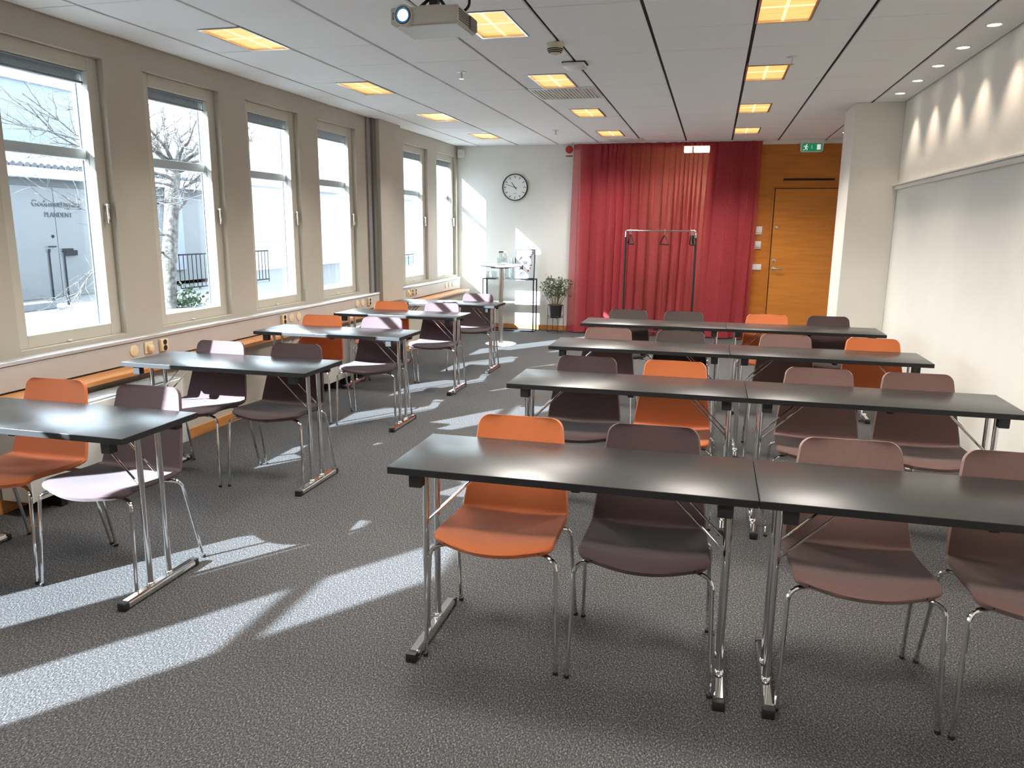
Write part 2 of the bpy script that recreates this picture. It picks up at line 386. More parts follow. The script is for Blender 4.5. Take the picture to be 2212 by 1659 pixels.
def downlight(y, x, label, watt=DOWN_WATT, group='round spotlights along the right wall'):
    t = thing('downlight', label, 'spotlight', (x, y, H), 0, group)
    obj('ring', lathe(NB(), [(.036, -.001), (.045, -.004), (.049, 0), (.049, .002), (.036, .002), (.036, -.001)], seg=20, caps=False), M['white_plastic'], t)
    obj('bulb', lathe(NB(), [(.0001, -.002), (.036, -.002), (.036, .004)], seg=20), M['down'], t)
    l = bpy.data.lights.new('spot', 'SPOT'); l.energy = watt; l.color = (1, .82, .66); l.spot_size = math.radians(84); l.spot_blend = .75; l.shadow_soft_size = .03
    lo = bpy.data.objects.new('spot', l); col.objects.link(lo); lo.parent = t; lo.location = (0, 0, -.012)
    return t
for y, nm in ((5.27, 'first and nearest'), (5.852, 'second'), (6.436, 'third'), (7.02, 'fourth'), (7.62, 'last before the white column')):
    downlight(y, 1.492, 'round lit spotlight in the ceiling edge, %s' % nm if 'last' in nm else 'round lit spotlight in the ceiling edge, %s from the front' % nm)
downlight(10.446, 1.48, 'round lit spotlight half hidden behind the white column')
for y in (4.68, 4.10, 3.52): downlight(y, 1.492, 'round lit spotlight out of frame along the right wall', group='round spotlights out of frame')

# ---------------------------------------------------------------- windows
def frame4(b, x0, x1, y0, y1, z0, z1, l, r, bt, tp, bev=.003):
    box(b, x0, x1, y0, y0 + l, z0, z1, bev, 1); box(b, x0, x1, y1 - r, y1, z0, z1, bev, 1)
    box(b, x0, x1, y0 + l, y1 - r, z0, z0 + bt, bev, 1); box(b, x0, x1, y0 + l, y1 - r, z1 - tp, z1, bev, 1)
wnames = ['nearest tall window in view, with the lettered door outside', 'second tall window, with the bare tree outside', 'third tall window from the front', 'fourth tall window beside the grey duct',
          'first tall window beyond the left column', 'last tall window in the far corner', 'tall window just out of frame on the left', 'tall window behind the viewer', 'tall window behind the viewer', 'tall window behind the viewer']
for i, y0 in enumerate(WIN):
    t = structure_root('window_%d' % (i + 1), wnames[i], 'window', (XL, y0, ZW0))
    if i > 6: t['group'] = 'windows behind the viewer'
    hh = ZW1 - ZW0
    f = NB(); frame4(f, -.085, -.045, 0.0, WW, 0, hh, .10, .09, .075, .085); obj('inner_frame', f, M['frame_white'], t)
    f = NB(); frame4(f, -.135, -.088, 0.0, WW, 0, hh, .10, .09, .07, .085)
    obj('outer_frame', f, M['sash_outer'], t)
    obj('transom', box(NB(), -.132, -.10, .10, WW - .09, 1.114, 1.178, .003, 1), M['sash_outer'], t)
    g = NB()
    box(g, -.138, -.13, WW - .098, WW - .09, .07, 1.114); box(g, -.138, -.13, WW - .098, WW - .09, 1.178, hh - .085)
    obj('gasket', g, M['gasket'], t)
    obj('pane', box(NB(), -.066, -.062, .095, WW - .085, .07, hh - .08), M['glass'], t, 0)
    obj('pane', box(NB(), -.118, -.114, .095, WW - .085, .065, 1.116), M['glass'], t, 0)
    obj('pane', box(NB(), -.118, -.114, .095, WW - .085, 1.176, hh - .08), M['glass'], t, 0)
    bl = NB()
    for s in range(9): box(bl, -.098, -.072, .108, WW - .098, hh - .150 + s * .0065, hh - .1475 + s * .0065)
    box(bl, -.100, -.070, .106, WW - .096, hh - .163, hh - .151, .002, 1); box(bl, -.102, -.068, .106, WW - .096, hh - .09, hh - .084)
    bo = obj('blind', bl, M['pipe'], t, 0)
    for s in (.16, WW - .15): obj('blind_cord', tube(NB(), [(-.085, s, hh - .16), (-.085, s, hh - .085)], .003, 6), M['white_plastic'], bo)
    hb = NB(); lathe(hb, [(.014, .0), (.014, .012), (.008, .014)], (-.045, WW - .045, .835), 12, 'x')
    box(hb, -.028, -.012, WW - .055, WW - .035, .72, .845, .006, 2); box(hb, -.045, -.025, WW - .051, WW - .039, .83, .842)
    obj('handle', hb, M['chrome'], t)
    obj('stay', box(NB(), -.045, -.03, WW * .45, WW * .45 + .03, .006, .016, .002, 1), M['white_plastic'], t)
# reveal boards under the windows
# ---------------------------------------------------------------- trunking, sill bench, radiators
def trunking(name, y0, y1, label):
    t = structure_root(name, label, 'cable trunking')
    obj('front_panel', box(NB(), XL, -3.705, y0, y1, .605, .745, .002, 1), M['trunk'], t)
    obj('top_profile', box(NB(), XL, -3.695, y0, y1, .748, .772, .006, 2), M['alu'], t)
trunking('trim_3', YF, 8.16, 'long grey cable trunking below the nearer windows')
trunking('trim_4', 8.84, 11.10, 'short grey cable trunking below the two far windows')
t = structure_root('trim_5', 'wooden shelf board below the cable trunking', 'shelf board')
obj('board', box(NB(), -3.70, -3.52, YF, 11.0, .568, .598, .003, 1), M['wood_sill'], t)
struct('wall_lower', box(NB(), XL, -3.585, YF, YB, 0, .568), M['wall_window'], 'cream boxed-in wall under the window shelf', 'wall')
struct('baseboard_left', box(NB(), -3.585, -3.57, YF, YB, 0, .075, .002, 1), M['wood_sill'], 'wooden skirting along the window side', 'baseboard')
struct('baseboard_back', box(NB(), XL, -1.9, YB - .014, YB, 0, .075, .002, 1), M['wood_sill'], 'wooden skirting along the white end wall', 'baseboard')
def radiator(y0, y1, label):
    t = thing('radiator', label, 'radiator', (-3.45, (y0 + y1) / 2, 0), 0, 'radiators under the windows'); L = (y1 - y0) / 2
    obj('casing', box(NB(), -.10, .095, -L, L, .085, .52, .006, 2), M['radiator'], t)
    g = NB()
    for i in range(12): box(g, -.09 + i * .0145, -.082 + i * .0145, -L + .02, L - .02, .52, .53)
    obj('grille', g, M['grille'], t)
    for s in (-1, 1):
        obj('foot', box(NB(), -.05, .085, s * (L - .2) - .02, s * (L - .2) + .02, 0, .085), M['black_metal'], t)
        obj('end_panel', box(NB(), -.10, .096, s * L - .004, s * L + .004, .085, .522), M['radiator'], t)
radiator(3.02, 4.25, 'white radiator under the window by the nearest left table')
radiator(6.25, 7.45, 'white radiator behind the third left table')

def socket_plate(name, y, z, kind, label, cat, group=None):
    t = thing(name, label, cat, (-3.704, y, z), 0, group)
    if kind == 'round':
        obj('cover', lathe(NB(), [(.039, 0), (.038, .005), (.03, .007), (.0001, .008)], seg=24, axis='x'), M['cream_plastic'], t)
    elif kind == 'double':
        obj('plate', box(NB(), 0, .022, -.038, .038, -.042, .042, .005, 2), M['cream_plastic'], t)
        for s in (-1, 1):
            h = obj('outlet', lathe(NB(), [(.0001, .0225), (.016, .0225), (.017, .024), (.019, .024)], (0, 0, s * .02), 16, 'x'), M['dark'], t)
    else:
        obj('plate', box(NB(), 0, .010, -.04, .04, -.04, .04, .003, 1), M['cream_plastic'], t)
        obj('outlet', box(NB(), .010, .032, -.022, .026, -.024, .018, .008, 2), M['cream_plastic'], t)
SG, RG = 'double sockets on the trunking', 'round covers on the trunking'
socket_plate('blank_cover', 4.228, .69, 'round', 'round cream cover on trunking, in front of the angled outlet', 'socket cover', RG)
socket_plate('network_outlet', 4.364, .69, 'net', 'cream angled data outlet beside the nearest round cover', 'outlet')
socket_plate('wall_socket', 4.506, .69, 'double', 'cream double socket below the second window', 'socket', SG)
socket_plate('wall_socket', 6.079, .69, 'double', 'cream double socket above the third left table', 'socket', SG)
socket_plate('blank_cover', 6.221, .69, 'round', 'round cream cover just beyond the third-table socket', 'socket cover', RG)
socket_plate('blank_cover', 6.352, .69, 'round', 'round cream cover second beyond the third-table socket', 'socket cover', RG)
socket_plate('blank_cover', 7.573, .69, 'round', 'round cream cover, first of the pair below the fourth window', 'socket cover', RG)
socket_plate('blank_cover', 7.711, .69, 'round', 'round cream cover touching the socket by the column', 'socket cover', RG)
socket_plate('wall_socket', 7.864, .69, 'double', 'cream double socket at the end of the long trunking', 'socket', SG)
socket_plate('network_outlet', 9.02, .69, 'net', 'cream data outlet at the start of the far trunking', 'outlet')
socket_plate('wall_socket', 9.13, .69, 'double', 'cream double socket on the far trunking, left one', 'socket', SG)
socket_plate('wall_socket', 9.24, .69, 'double', 'cream double socket on the far trunking, right one', 'socket', SG)
for i, y in enumerate((10.45, 10.60, 10.75)):
    socket_plate('blank_cover', y, .69, 'round', 'round cover on the far corner trunking, %s of three' % ('first', 'second', 'third')[i], 'socket cover', RG)

# ---------------------------------------------------------------- wood panelling and door
pn = structure_root('wall_panel', 'oak veneer panelling around the door', 'panelling')
obj('panel', box(NB(), -1.86, DX0, YB - .028, YB - .002, 0, 2.635), M['wood'], pn, 0)
obj('panel', box(NB(), DX1, .735, YB - .028, YB - .002, 0, 2.635), M['wood'], pn, 0)
obj('panel', box(NB(), .735, 1.611, YB - .028, YB - .002, 2.09, 2.635), M['wood'], pn, 0)
obj('panel', box(NB(), 1.611, XR, YB - .028, YB - .002, 0, 2.635), M['wood'], pn, 0)
obj('lintel_strip', box(NB(), -1.86, XR, YB - .035, YB - .002, 2.637, H), M['wall'], pn, 0)
dr = structure_root('door_1', 'oak veneer door with steel handle at the right end of the back wall', 'door', (0, YB, 0))
obj('door_gap_backing', box(NB(), .735, 1.611, -.026, -.004, 0, 2.09), M['dark'], dr, 0)  # black sheet behind the leaf, its colour stands in for shade in the gap
f = NB(); box(f, .735, .756, -.045, -.003, 0, 2.09, .002, 1); box(f, 1.594, 1.611, -.045, -.003, 0, 2.09, .002, 1); box(f, .756, 1.594, -.045, -.003, 2.068, 2.09, .002, 1)
obj('door_casing', f, M['wood'], dr)
obj('door_leaf', box(NB(), .768, 1.584, -.042, -.02, .008, 2.058, .002, 1), M['wood_door'], dr)
h = NB(); lathe(h, [(.026, 0), (.026, .008), (.022, .01)], (.815, -.042, .99), 16, 'y')
tube(h, fillet([(.815, -.05, .99), (.815, -.10, .99), (.93, -.10, .985)], .02, 4), .010, 8)
obj('handle', h, M['steel'], dr)
obj('lock_cylinder', lathe(NB(), [(.024, 0), (.022, .014), (.01, .018)], (.815, -.042, 1.10), 16, 'y'), M['steel'], dr)
obj('upper_lock', lathe(NB(), [(.022, 0), (.02, .012), (.008, .016)], (.815, -.042, 1.545), 16, 'y'), M['steel'], dr)
for z in (1.84, 1.53, .3): obj('hinge', box(NB(), 1.578, 1.592, -.06, -.038, z - .06, z + .06, .003, 1), M['alu'], dr)
tag(obj('slot_vent', box(NB(), .858, 1.507, YB - .04, YB - .027, 2.166, 2.192, .005, 2), M['dark']), 'narrow black slot in the panelling above the oak door', 'vent')
def wall_switch(z, w2, h2, label, flap):
    t = thing('wall_switch', label, 'switch', (.588, YB - .028, z), 0, 'switches beside the door')
    obj('plate', box(NB(), -w2, w2, -.014, 0, -h2, h2, .004, 2), M['white_plastic'], t)
    if flap: obj('rocker', box(NB(), -w2 + .008, w2 - .008, -.02, -.013, -h2 + .02, h2 - .008, .003, 1), M['white_plastic'], t); obj('name_strip', box(NB(), -w2, w2, -.016, 0, -h2 - .022, -h2 - .006, .002, 1), M['white_plastic'], t)
    else:
        obj('rocker', box(NB(), -w2 + .012, -.004, -.02, -.013, -h2 + .012, h2 - .012, .003, 1), M['white_plastic'], t)
        obj('rocker', box(NB(), .004, w2 - .012, -.02, -.013, -h2 + .012, h2 - .012, .003, 1), M['white_plastic'], t)
wall_switch(1.515, .042, .042, 'white switch beside the curtain edge, topmost of three', True)
wall_switch(1.318, .042, .042, 'white switch beside the curtain edge, middle of three', True)
wall_switch(1.005, .066, .042, 'wide white double switch, lowest of three beside the curtain', False)

# lit transom seen through the cloth
LY = 11.75
tz = thing('corridor_lamp', 'bright corridor lamp showing through the top of the red curtain', 'lamp', (-.193, LY, 2.655))
for xa, xb in ((-.30, -.19), (-.165, .055)):
    p = box(NB(), xa, xb, -.05, .05, -.055, .03, .003, 1); obj('shade', p, M['lamp_transom'], tz)
obj('housing', box(NB(), -.32, .07, -.06, .06, .03, CZ - 2.655, .003, 1), M['white_plastic'], tz)
l = bpy.data.lights.new('lamp', 'SPOT'); l.energy = 34; l.color = (1, .93, .86); l.spot_size = math.radians(165); l.spot_blend = .6; l.shadow_soft_size = .1
lo = bpy.data.objects.new('lamp', l); col.objects.link(lo); lo.parent = tz; lo.location = (-.12, 0, -.07)

# ---------------------------------------------------------------- curtain
def curtain():
    t = thing('curtain', 'sheer red pleated floor-length curtain covering the doorway', 'curtain', (-.72, 11.055, 0))
    b = NB(); NU, NV = 520, 26; rows = []
    rnd = random.Random(3)
    ph = [rnd.uniform(0, 6.28) for _ in range(6)]
    for j in range(NV + 1):
        v = j / NV; z = 2.672 - v * 2.655; row = []
        for i in range(NU + 1):
            u = i / NU; xx = (-1.985 + u * 2.525) * (1 - v) + (-2.025 + u * 2.50) * v
            s = u * 26 + .62 * math.sin(u * 17 + ph[0]) + .9 * math.sin(u * 7 + ph[1])
            a = .022 + .030 * min(1, v * 3) + .016 * math.sin(u * 11 + ph[2])
            y = a * math.sin(2 * pi * s * .62 + .5 * math.sin(v * 2.2 + u * 9)) + .012 * math.sin(2 * pi * s * 1.31 + ph[3] + v * 1.4)
            x = xx + .034 * math.sin(4 * pi * s * .62 + ph[4] * .3) * min(1, .35 + v * 2)
            row.append(b.verts.new((x + .72, y, z)))
        rows.append(row)
    for p, q in zip(rows, rows[1:]):
        for i in range(NU): b.faces.new((p[i], p[i + 1], q[i + 1], q[i]))
    o = obj('cloth', b, M['curtain'], t, 180)
    for xa, xb in ((-1.90, -1.26), (-.12, .50)):
        h = NB(); rows = []
        for z in (2.66, 1.8, .9, .03):
            row = []
            for i in range(121):
                x = xa + (xb - xa) * i / 120; row.append(h.verts.new((x + .72, .105 + .010 * math.sin(x * 31) + .006 * math.sin(x * 57 + z), z)))
            rows.append(row)
        for p, q in zip(rows, rows[1:]):
            for i in range(120): h.faces.new((p[i], p[i + 1], q[i + 1], q[i]))
        obj('lining', h, M['curtain'], t, 180)
    obj('curtain_track', box(NB(), -1.30, 1.30, -.015, .015, 2.672, 2.688, .002, 1), M['alu'], t)
    # hem and heading: doubled cloth
    for nm, za, zb in (('heading', 2.672, 2.60), ('hem', .12, .017)):
        h = NB(); rr = []
        for z in (za, zb):
            v = (2.672 - z) / 2.655; row = []
            for i in range(NU + 1):
                u = i / NU; xx = (-1.985 + u * 2.525) * (1 - v) + (-2.025 + u * 2.50) * v
                s = u * 26 + .62 * math.sin(u * 17 + ph[0]) + .9 * math.sin(u * 7 + ph[1])
                a = .022 + .030 * min(1, v * 3) + .016 * math.sin(u * 11 + ph[2])
                y = a * math.sin(2 * pi * s * .62 + .5 * math.sin(v * 2.2 + u * 9)) + .012 * math.sin(2 * pi * s * 1.31 + ph[3] + v * 1.4)
                x = xx + .034 * math.sin(4 * pi * s * .62 + ph[4] * .3) * min(1, .35 + v * 2)
                row.append(h.verts.new((x + .72, y - .004, z)))
            rr.append(row)
        for i in range(NU): h.faces.new((rr[0][i], rr[0][i + 1], rr[1][i + 1], rr[1][i]))
        obj(nm, h, M['curtain'], t, 180)
curtain()

# ---------------------------------------------------------------- tables
def make_table():
    t = thing('folding_table', '', 'table', (0, 0, 0), 0)
    TL, TD, TH = 1.2096, .442, .7194          # origin: front left corner on the floor
    b = NB(); box(b, 0.0015, TL - .0015, 0, TD, TH - .026, TH, .002, 2); obj('tabletop', b, M['top'], t)
    eb = NB(); frame = .0012
    box(eb, 0.0012, TL - .0012, -.0008, .004, TH - .0245, TH - .002); box(eb, 0.0012, TL - .0012, TD - .004, TD + .0008, TH - .0245, TH - .002)
    box(eb, .0007, .004, 0, TD, TH - .0245, TH - .002); box(eb, TL - .004, TL - .0007, 0, TD, TH - .0245, TH - .002)
    obj('edge_band', eb, M['edge'], t)
    for s in (0, 1):
        X = .076 if s == 0 else TL - .076; d = 1 if s == 0 else -1
        for y in (.012, TD - .052):
            obj('corner_block', box(NB(), X - .004, X + .042, y, y + .04, TH - .072, TH - .026, .003, 1) if s == 0 else box(NB(), X - .042, X + .004, y, y + .04, TH - .072, TH - .026, .003, 1), M['black_plastic'], t)
        for y in (TD / 2 - .06, TD / 2 + .055):
            obj('pole', tube(NB(), [(X, y, .034), (X, y, TH - .040)], .0125, 14), M['chrome'], t)
            br = NB(); tube(br, [(X + d * .008, y, .475), (X + d * .225, y + .004, TH - .03)], .0045, 7); obj('brace', br, M['chrome'], t)
        obj('cross_bar', box(NB(), X - .014, X + .014, TD / 2 - .12, TD / 2 + .115, TH - .046, TH - .026, .003, 1), M['chrome'], t)
        f = NB(); y0, y1 = TD / 2 - .232, TD / 2 + .228; y0c, y1c = y0 + .026, y1 - .026
        prof = [(-.019, .008), (-.019, .024), (-.012, .036), (.012, .036), (.019, .024), (.019, .008)]
        poly(f, prof, y0c, y1c, lambda x, z, y: (X + x, y, z))
        for y in (TD / 2 - .06, TD / 2 + .055): lathe(f, [(.018, .034), (.016, .046), (.0125, .05)], (X, y, 0), 14)
        fo = obj('foot', f, M['chrome'], t)
        for a, c in ((y0, y0c + .002), (y1c - .002, y1)):
            cb = NB(); box(cb, X - .020, X + .020, a, c, 0, .034, .005, 2); obj('foot_cap', cb, M['black_plastic'], fo)
    obj('catch', box(NB(), TL * .52, TL * .52 + .03, .03, .06, TH - .042, TH - .026, .003, 1), M['black_plastic'], t)
    return t
table0 = make_table()
used = [False]
def place_table(x, y, label, group, rz=0):
    if not used[0]:
        used[0] = True; table0.location = (x, y, 0); table0.rotation_euler = (0, 0, rz); table0['label'] = label; table0['group'] = group; return table0
    return dup(table0, (x, y, 0), rz, label, group)
RT = [(-1.0307, 2.2943), (-1.0071, 3.7732), (-1.0646, 5.104), (-1.0682, 6.4487)]
RW = ['nearest', 'second', 'third', 'farthest']
for (x, y), nm in zip(RT, RW):
    place_table(x, y, 'black folding table, left half of the %s right-hand row' % nm, 'black folding tables')
    place_table(x + 1.2107, y, 'black folding table, right half of the %s right-hand row' % nm, 'black folding tables')
LT = [(-2.1263, 2.3265), (-2.1375, 3.7043), (-2.1823, 5.137), (-2.1885, 6.4532), (-2.1532, 7.5622)]
LW = ['nearest', 'second', 'third', 'fourth', 'farthest']
for (x, y), nm in zip(LT, LW):
    place_table(x - 1.2107, y, 'black folding table by the windows, %s on the left side' % nm, 'black folding tables')

# ---------------------------------------------------------------- chairs
def shell_profile():
    # (y, z) down the middle of the shell, from the front edge over the seat and up the back
    P = [(.0, .425), (.015, .437), (.05, .4455), (.12, .444), (.2, .437), (.28, .4325), (.360, .4315)]
    n = 7                                    # bend
    cx, cz, r = .360, .4575, .026
    for k in range(1, n + 1):
        a = -pi / 2 + k / n * math.radians(74); P.append((cx + r * math.cos(a), cz + r * math.sin(a)))
    y, z = P[-1]; d = Vector((.255, .965)).normalized(); L = (.795 - z) / d.y
    for k in range(1, 10): P.append((y + d.x * L * k / 9 + .006 * math.sin(k / 9 * pi), z + d.y * L * k / 9))
    return P
def half_width(i, n, s):
    # s: 0 at front, 1 at the top of the back
    return [(.0, .196), (.02, .206), (.06, .212), (.40, .208), (.48, .205), (.56, .202), (1.0, .160)]
def interp(tab, s):
    for (a, va), (b, vb) in zip(tab, tab[1:]):
        if s <= b: return va + (vb - va) * (s - a) / max(b - a, 1e-9)
    return tab[-1][1]
def chair_shell():
    P = [Vector((0, y, z)) for y, z in shell_profile()]
    # dense resample
    L = [0]
    for a, b in zip(P, P[1:]): L.append(L[-1] + (b - a).length)
    T = L[-1]; N = 56
    def at(s):
        d = s * T
        for k in range(len(P) - 1):
            if d <= L[k + 1] + 1e-9: return P[k].lerp(P[k + 1], (d - L[k]) / max(L[k + 1] - L[k], 1e-9))
        return P[-1]
    ss = [i / N for i in range(N + 1)]
    ss = [0, .004, .012, .022] + [s for s in ss if .03 < s < .93] + [.94, .955, .968, .978, .986, .992, .9965, .999, 1]
    crease = .475
    MV = 18; tab = half_width(0, 0, 0); rc = .040
    grid = []
    for s in ss:
        hw = interp(tab, s); d_top = (1 - s) * T; d_fr = s * T
        if d_top < rc: hw = hw - rc + math.sqrt(max(rc * rc - (rc - d_top) ** 2, 0))
        if d_fr < .03: hw = hw - .03 + math.sqrt(max(.03 ** 2 - (.03 - d_fr) ** 2, 0)) * .999
        c = at(s); tn = (at(min(s + .01, 1)) - at(max(s - .01, 0))).normalized(); nr = Vector((0, -tn.z, tn.y))
        row = []
        for j in range(MV + 1):
            v = -1 + 2 * j / MV
            v = math.copysign(1 - (1 - abs(v)) ** 1.25, v)
            p = c + Vector((hw * v, 0, 0))
            fb = max(0, 1 - s / .3)                         # convex front edge
            p.y += (-.052 * (1 - v * v) + .03) * fb ** 1.4
            dish = .010 * (v * v) * (1 if s < .45 else 1.2)
            p += nr * (dish - .004)
            row.append((p, nr))
        grid.append((s, row))
    return grid, crease, MV
def solid_rows(rows, MV, th=.021):
    b = NB()
    top = [[b.verts.new(p + n * th * .5) for p, n in r] for r in rows]; bot = [[b.verts.new(p - n * th * .5) for p, n in r] for r in rows]
    # pull rim together slightly for a soft edge
    R = len(rows)
    for i in range(R - 1):
        for j in range(MV):
            b.faces.new((top[i][j], top[i][j + 1], top[i + 1][j + 1], top[i + 1][j])); b.faces.new((bot[i][j], bot[i + 1][j], bot[i + 1][j + 1], bot[i][j + 1]))
        for j in (0, MV):
            m0, m1 = (rows[i][j][0], rows[i + 1][j][0]); sgn = -1 if j == 0 else 1
            e0 = b.verts.new(m0 + Vector((sgn * .006, 0, 0))); e1 = b.verts.new(m1 + Vector((sgn * .006, 0, 0)))
            b.faces.new((top[i][j], top[i + 1][j], e1, e0)); b.faces.new((e0, e1, bot[i + 1][j], bot[i][j]))
    for i in (0, R - 1):
        for j in range(MV): b.faces.new((top[i][j], top[i][j + 1], bot[i][j + 1], bot[i][j]))
    bmesh.ops.remove_doubles(b, verts=b.verts, dist=2e-5)
    return b
grid, crease, MV = chair_shell()
seat_rows = [r for s, r in grid if s <= crease]; back_rows = [r for s, r in grid if s >= crease - .02]
FAB = {}
for k in ('fab_orange', 'fab_brown', 'fab_mauve', 'fab_grey', 'fab_plum'):
    FAB[k] = {'seat': mesh_of('seat', solid_rows(seat_rows, MV, .024), M[k], 60), 'backrest': mesh_of('backrest', solid_rows(back_rows, MV, .0205), M[k], 60)}
    for me in FAB[k].values():
        pass
def make_chair():
    t = thing('stacking_chair', '', 'chair')
    obj('seat', FAB['fab_orange']['seat'], None, t); obj('backrest', FAB['fab_orange']['backrest'], None, t)
    for sx in (-1, 1):
        for fr in (0, 1):
            if fr: pts = [(sx * .238, .005, .003), (sx * .226, .035, .408), (sx * .16, .07, .414), (sx * .06, .075, .414)]
            else: pts = [(sx * .240, .438, .003), (sx * .226, .345, .402), (sx * .16, .318, .408), (sx * .06, .315, .408)]
            l = obj('leg', tube(NB(), fillet(pts, .04, 5), .0078, 9), M['chrome'], t)
            x, y = pts[0][0], pts[0][1]
            obj('glide', lathe(NB(), [(.0095, 0), (.0095, .012), (.008, .014)], (x, y, 0), 10), M['black_plastic'], l)
    f = NB(); box(f, -.10, .10, .06, .33, .404, .418, .003, 1); obj('mounting_plate', f, M['black_metal'], t)
    return t
chair0 = make_chair(); cused = [False]
def place_chair(x, y, rz, fab, label, group):
    if not cused[0]:
        cused[0] = True; c = chair0; c.location = (x, y, 0); c.rotation_euler = (0, 0, rz); c['label'] = label; c['group'] = group
        for ch in c.children:
            k = ch.name.split('.')[0]
            if k in FAB[fab]: ch.data = FAB[fab][k]
        return c
    return dup(chair0, (x, y, 0), rz, label, group, FAB[fab])
FN = {'fab_orange': 'orange', 'fab_brown': 'dark brown', 'fab_mauve': 'mauve-brown', 'fab_grey': 'grey-brown', 'fab_plum': 'plum-grey'}
pos4 = ['leftmost', 'second from left', 'third from left', 'rightmost']
RC = [[(-.682, 'fab_orange'), (-.165, 'fab_brown'), (.52, 'fab_mauve'), (1.03, 'fab_mauve')],
      [(-.659, 'fab_brown'), (-.178, 'fab_orange'), (.577, 'fab_mauve'), (1.067, 'fab_mauve')],
      [(-.723, 'fab_mauve'), (-.182, 'fab_grey'), (.518, 'fab_mauve'), (1.083, 'fab_orange')],
      [(-.723, 'fab_grey'), (-.211, 'fab_grey'), (.478, 'fab_orange'), (.995, 'fab_brown')]]
rj = random.Random(5)
for r, row in enumerate(RC):
    for i, (x, fb) in enumerate(row):
        place_chair(x, RT[r][1] + .045 + rj.uniform(-.008, .008), rj.uniform(-.03, .03), fb, '%s fabric chair, %s behind the %s right-hand row' % (FN[fb], pos4[i], RW[r]), 'chairs behind the right-hand rows')
LC = [[(-2.965, 2.415, .02, 'fab_orange'), (-2.452, 2.41, .01, 'fab_plum')], [(-2.975, 3.705, .03, 'fab_plum'), (-2.457, 3.752, .05, 'fab_brown')],
      [(-3.05, 5.2, .08, 'fab_orange'), (-2.513, 5.22, .10, 'fab_plum')], [(-3.0, 6.47, .05, 'fab_orange'), (-2.47, 6.5, .08, 'fab_plum')], [None, (-2.46, 7.62, .06, 'fab_plum')]]
for r, row in enumerate(LC):
    for i, c in enumerate(row):
        if not c: continue
        x, y, a, fb = c
        place_chair(x, y, a, fb, '%s fabric chair on the %s side of the %s left table' % (FN[fb], ('window', 'aisle')[i], LW[r]), 'chairs at the left tables')

# ---------------------------------------------------------------- end wall things
c = thing('wall_clock', 'round white clock with black rim on the end wall', 'clock', (-2.884, YB, 2.093))
obj('rim', lathe(NB(), [(.180, 0), (.193, .004), (.193, .03), (.184, .036), (.180, .030), (.180, 0)], (0, 0, 0), 48, 'y', False), M['black_plastic'], c)
obj('face', lathe(NB(), [(.0001, .020), (.181, .020), (.181, .004)], (0, 0, 0), 48, 'y'), M['clock_face'], c)
for k in range(12):
    a = k * pi / 6; b = NB(); L0, L1 = .132, .165
    wd = .0045
    dx, dz = math.sin(a), math.cos(a); px, pz = dz, -dx
    poly(b, [(dx * L0 + px * wd, dz * L0 + pz * wd), (dx * L1 + px * wd, dz * L1 + pz * wd), (dx * L1 - px * wd, dz * L1 - pz * wd), (dx * L0 - px * wd, dz * L0 - pz * wd)], -.0225, -.0205, lambda x, z, y: (x, y, z))
    obj('hour_mark', b, M['ink'], c)
def hand(a, L, wd, name, y):
    b = NB(); dx, dz = math.sin(a), math.cos(a); px, pz = dz, -dx; T = -.035
    poly(b, [(dx * T + px * wd, dz * T + pz * wd), (dx * L + px * wd * .6, dz * L + pz * wd * .6), (dx * L - px * wd * .6, dz * L - pz * wd * .6), (dx * T - px * wd, dz * T - pz * wd)], y - .002, y, lambda x, z, yy: (x, yy, z))
    obj(name, b, M['ink'], c)
hand(math.radians(10.8 * 30), .09, .0055, 'hour_hand', -.024); hand(math.radians(48 * 6), .14, .004, 'minute_hand', -.028)
obj('maker_mark', tube(NB(), [(-.02, -.0215, -.085), (-.008, -.0215, -.092), (.004, -.0215, -.086), (.022, -.0215, -.082)], .0022, 5), M['ink'], c)

t = thing('alarm_bell', 'red round fire alarm at the top corner of the curtain', 'fire alarm', (-2.085, YB, 2.60))
obj('back_plate', box(NB(), -.065, .065, -.006, 0, -.055, .062, .003, 1), M['white_plastic'], t)
obj('bell', lathe(NB(), [(.052, .004), (.052, .03), (.042, .045), (.015, .05), (.0001, .05)], (0, 0, .015), 28, 'y'), M['red_plastic'], t)
obj('label_strip', box(NB(), -.05, .05, -.010, -.002, -.082, -.066, .002, 1), M['red_plastic'], t)

t = thing('motion_sensor', 'small white sensor box in the far left ceiling corner', 'sensor', (-3.705, YB - .06, 2.575))
obj('housing', box(NB(), -.045, .045, -.035, .055, -.055, .06, .012, 2), M['white_plastic'], t)
obj('lens_window', box(NB(), -.025, .03, -.040, -.03, -.03, .02, .004, 1), M['sash_outer'], t)

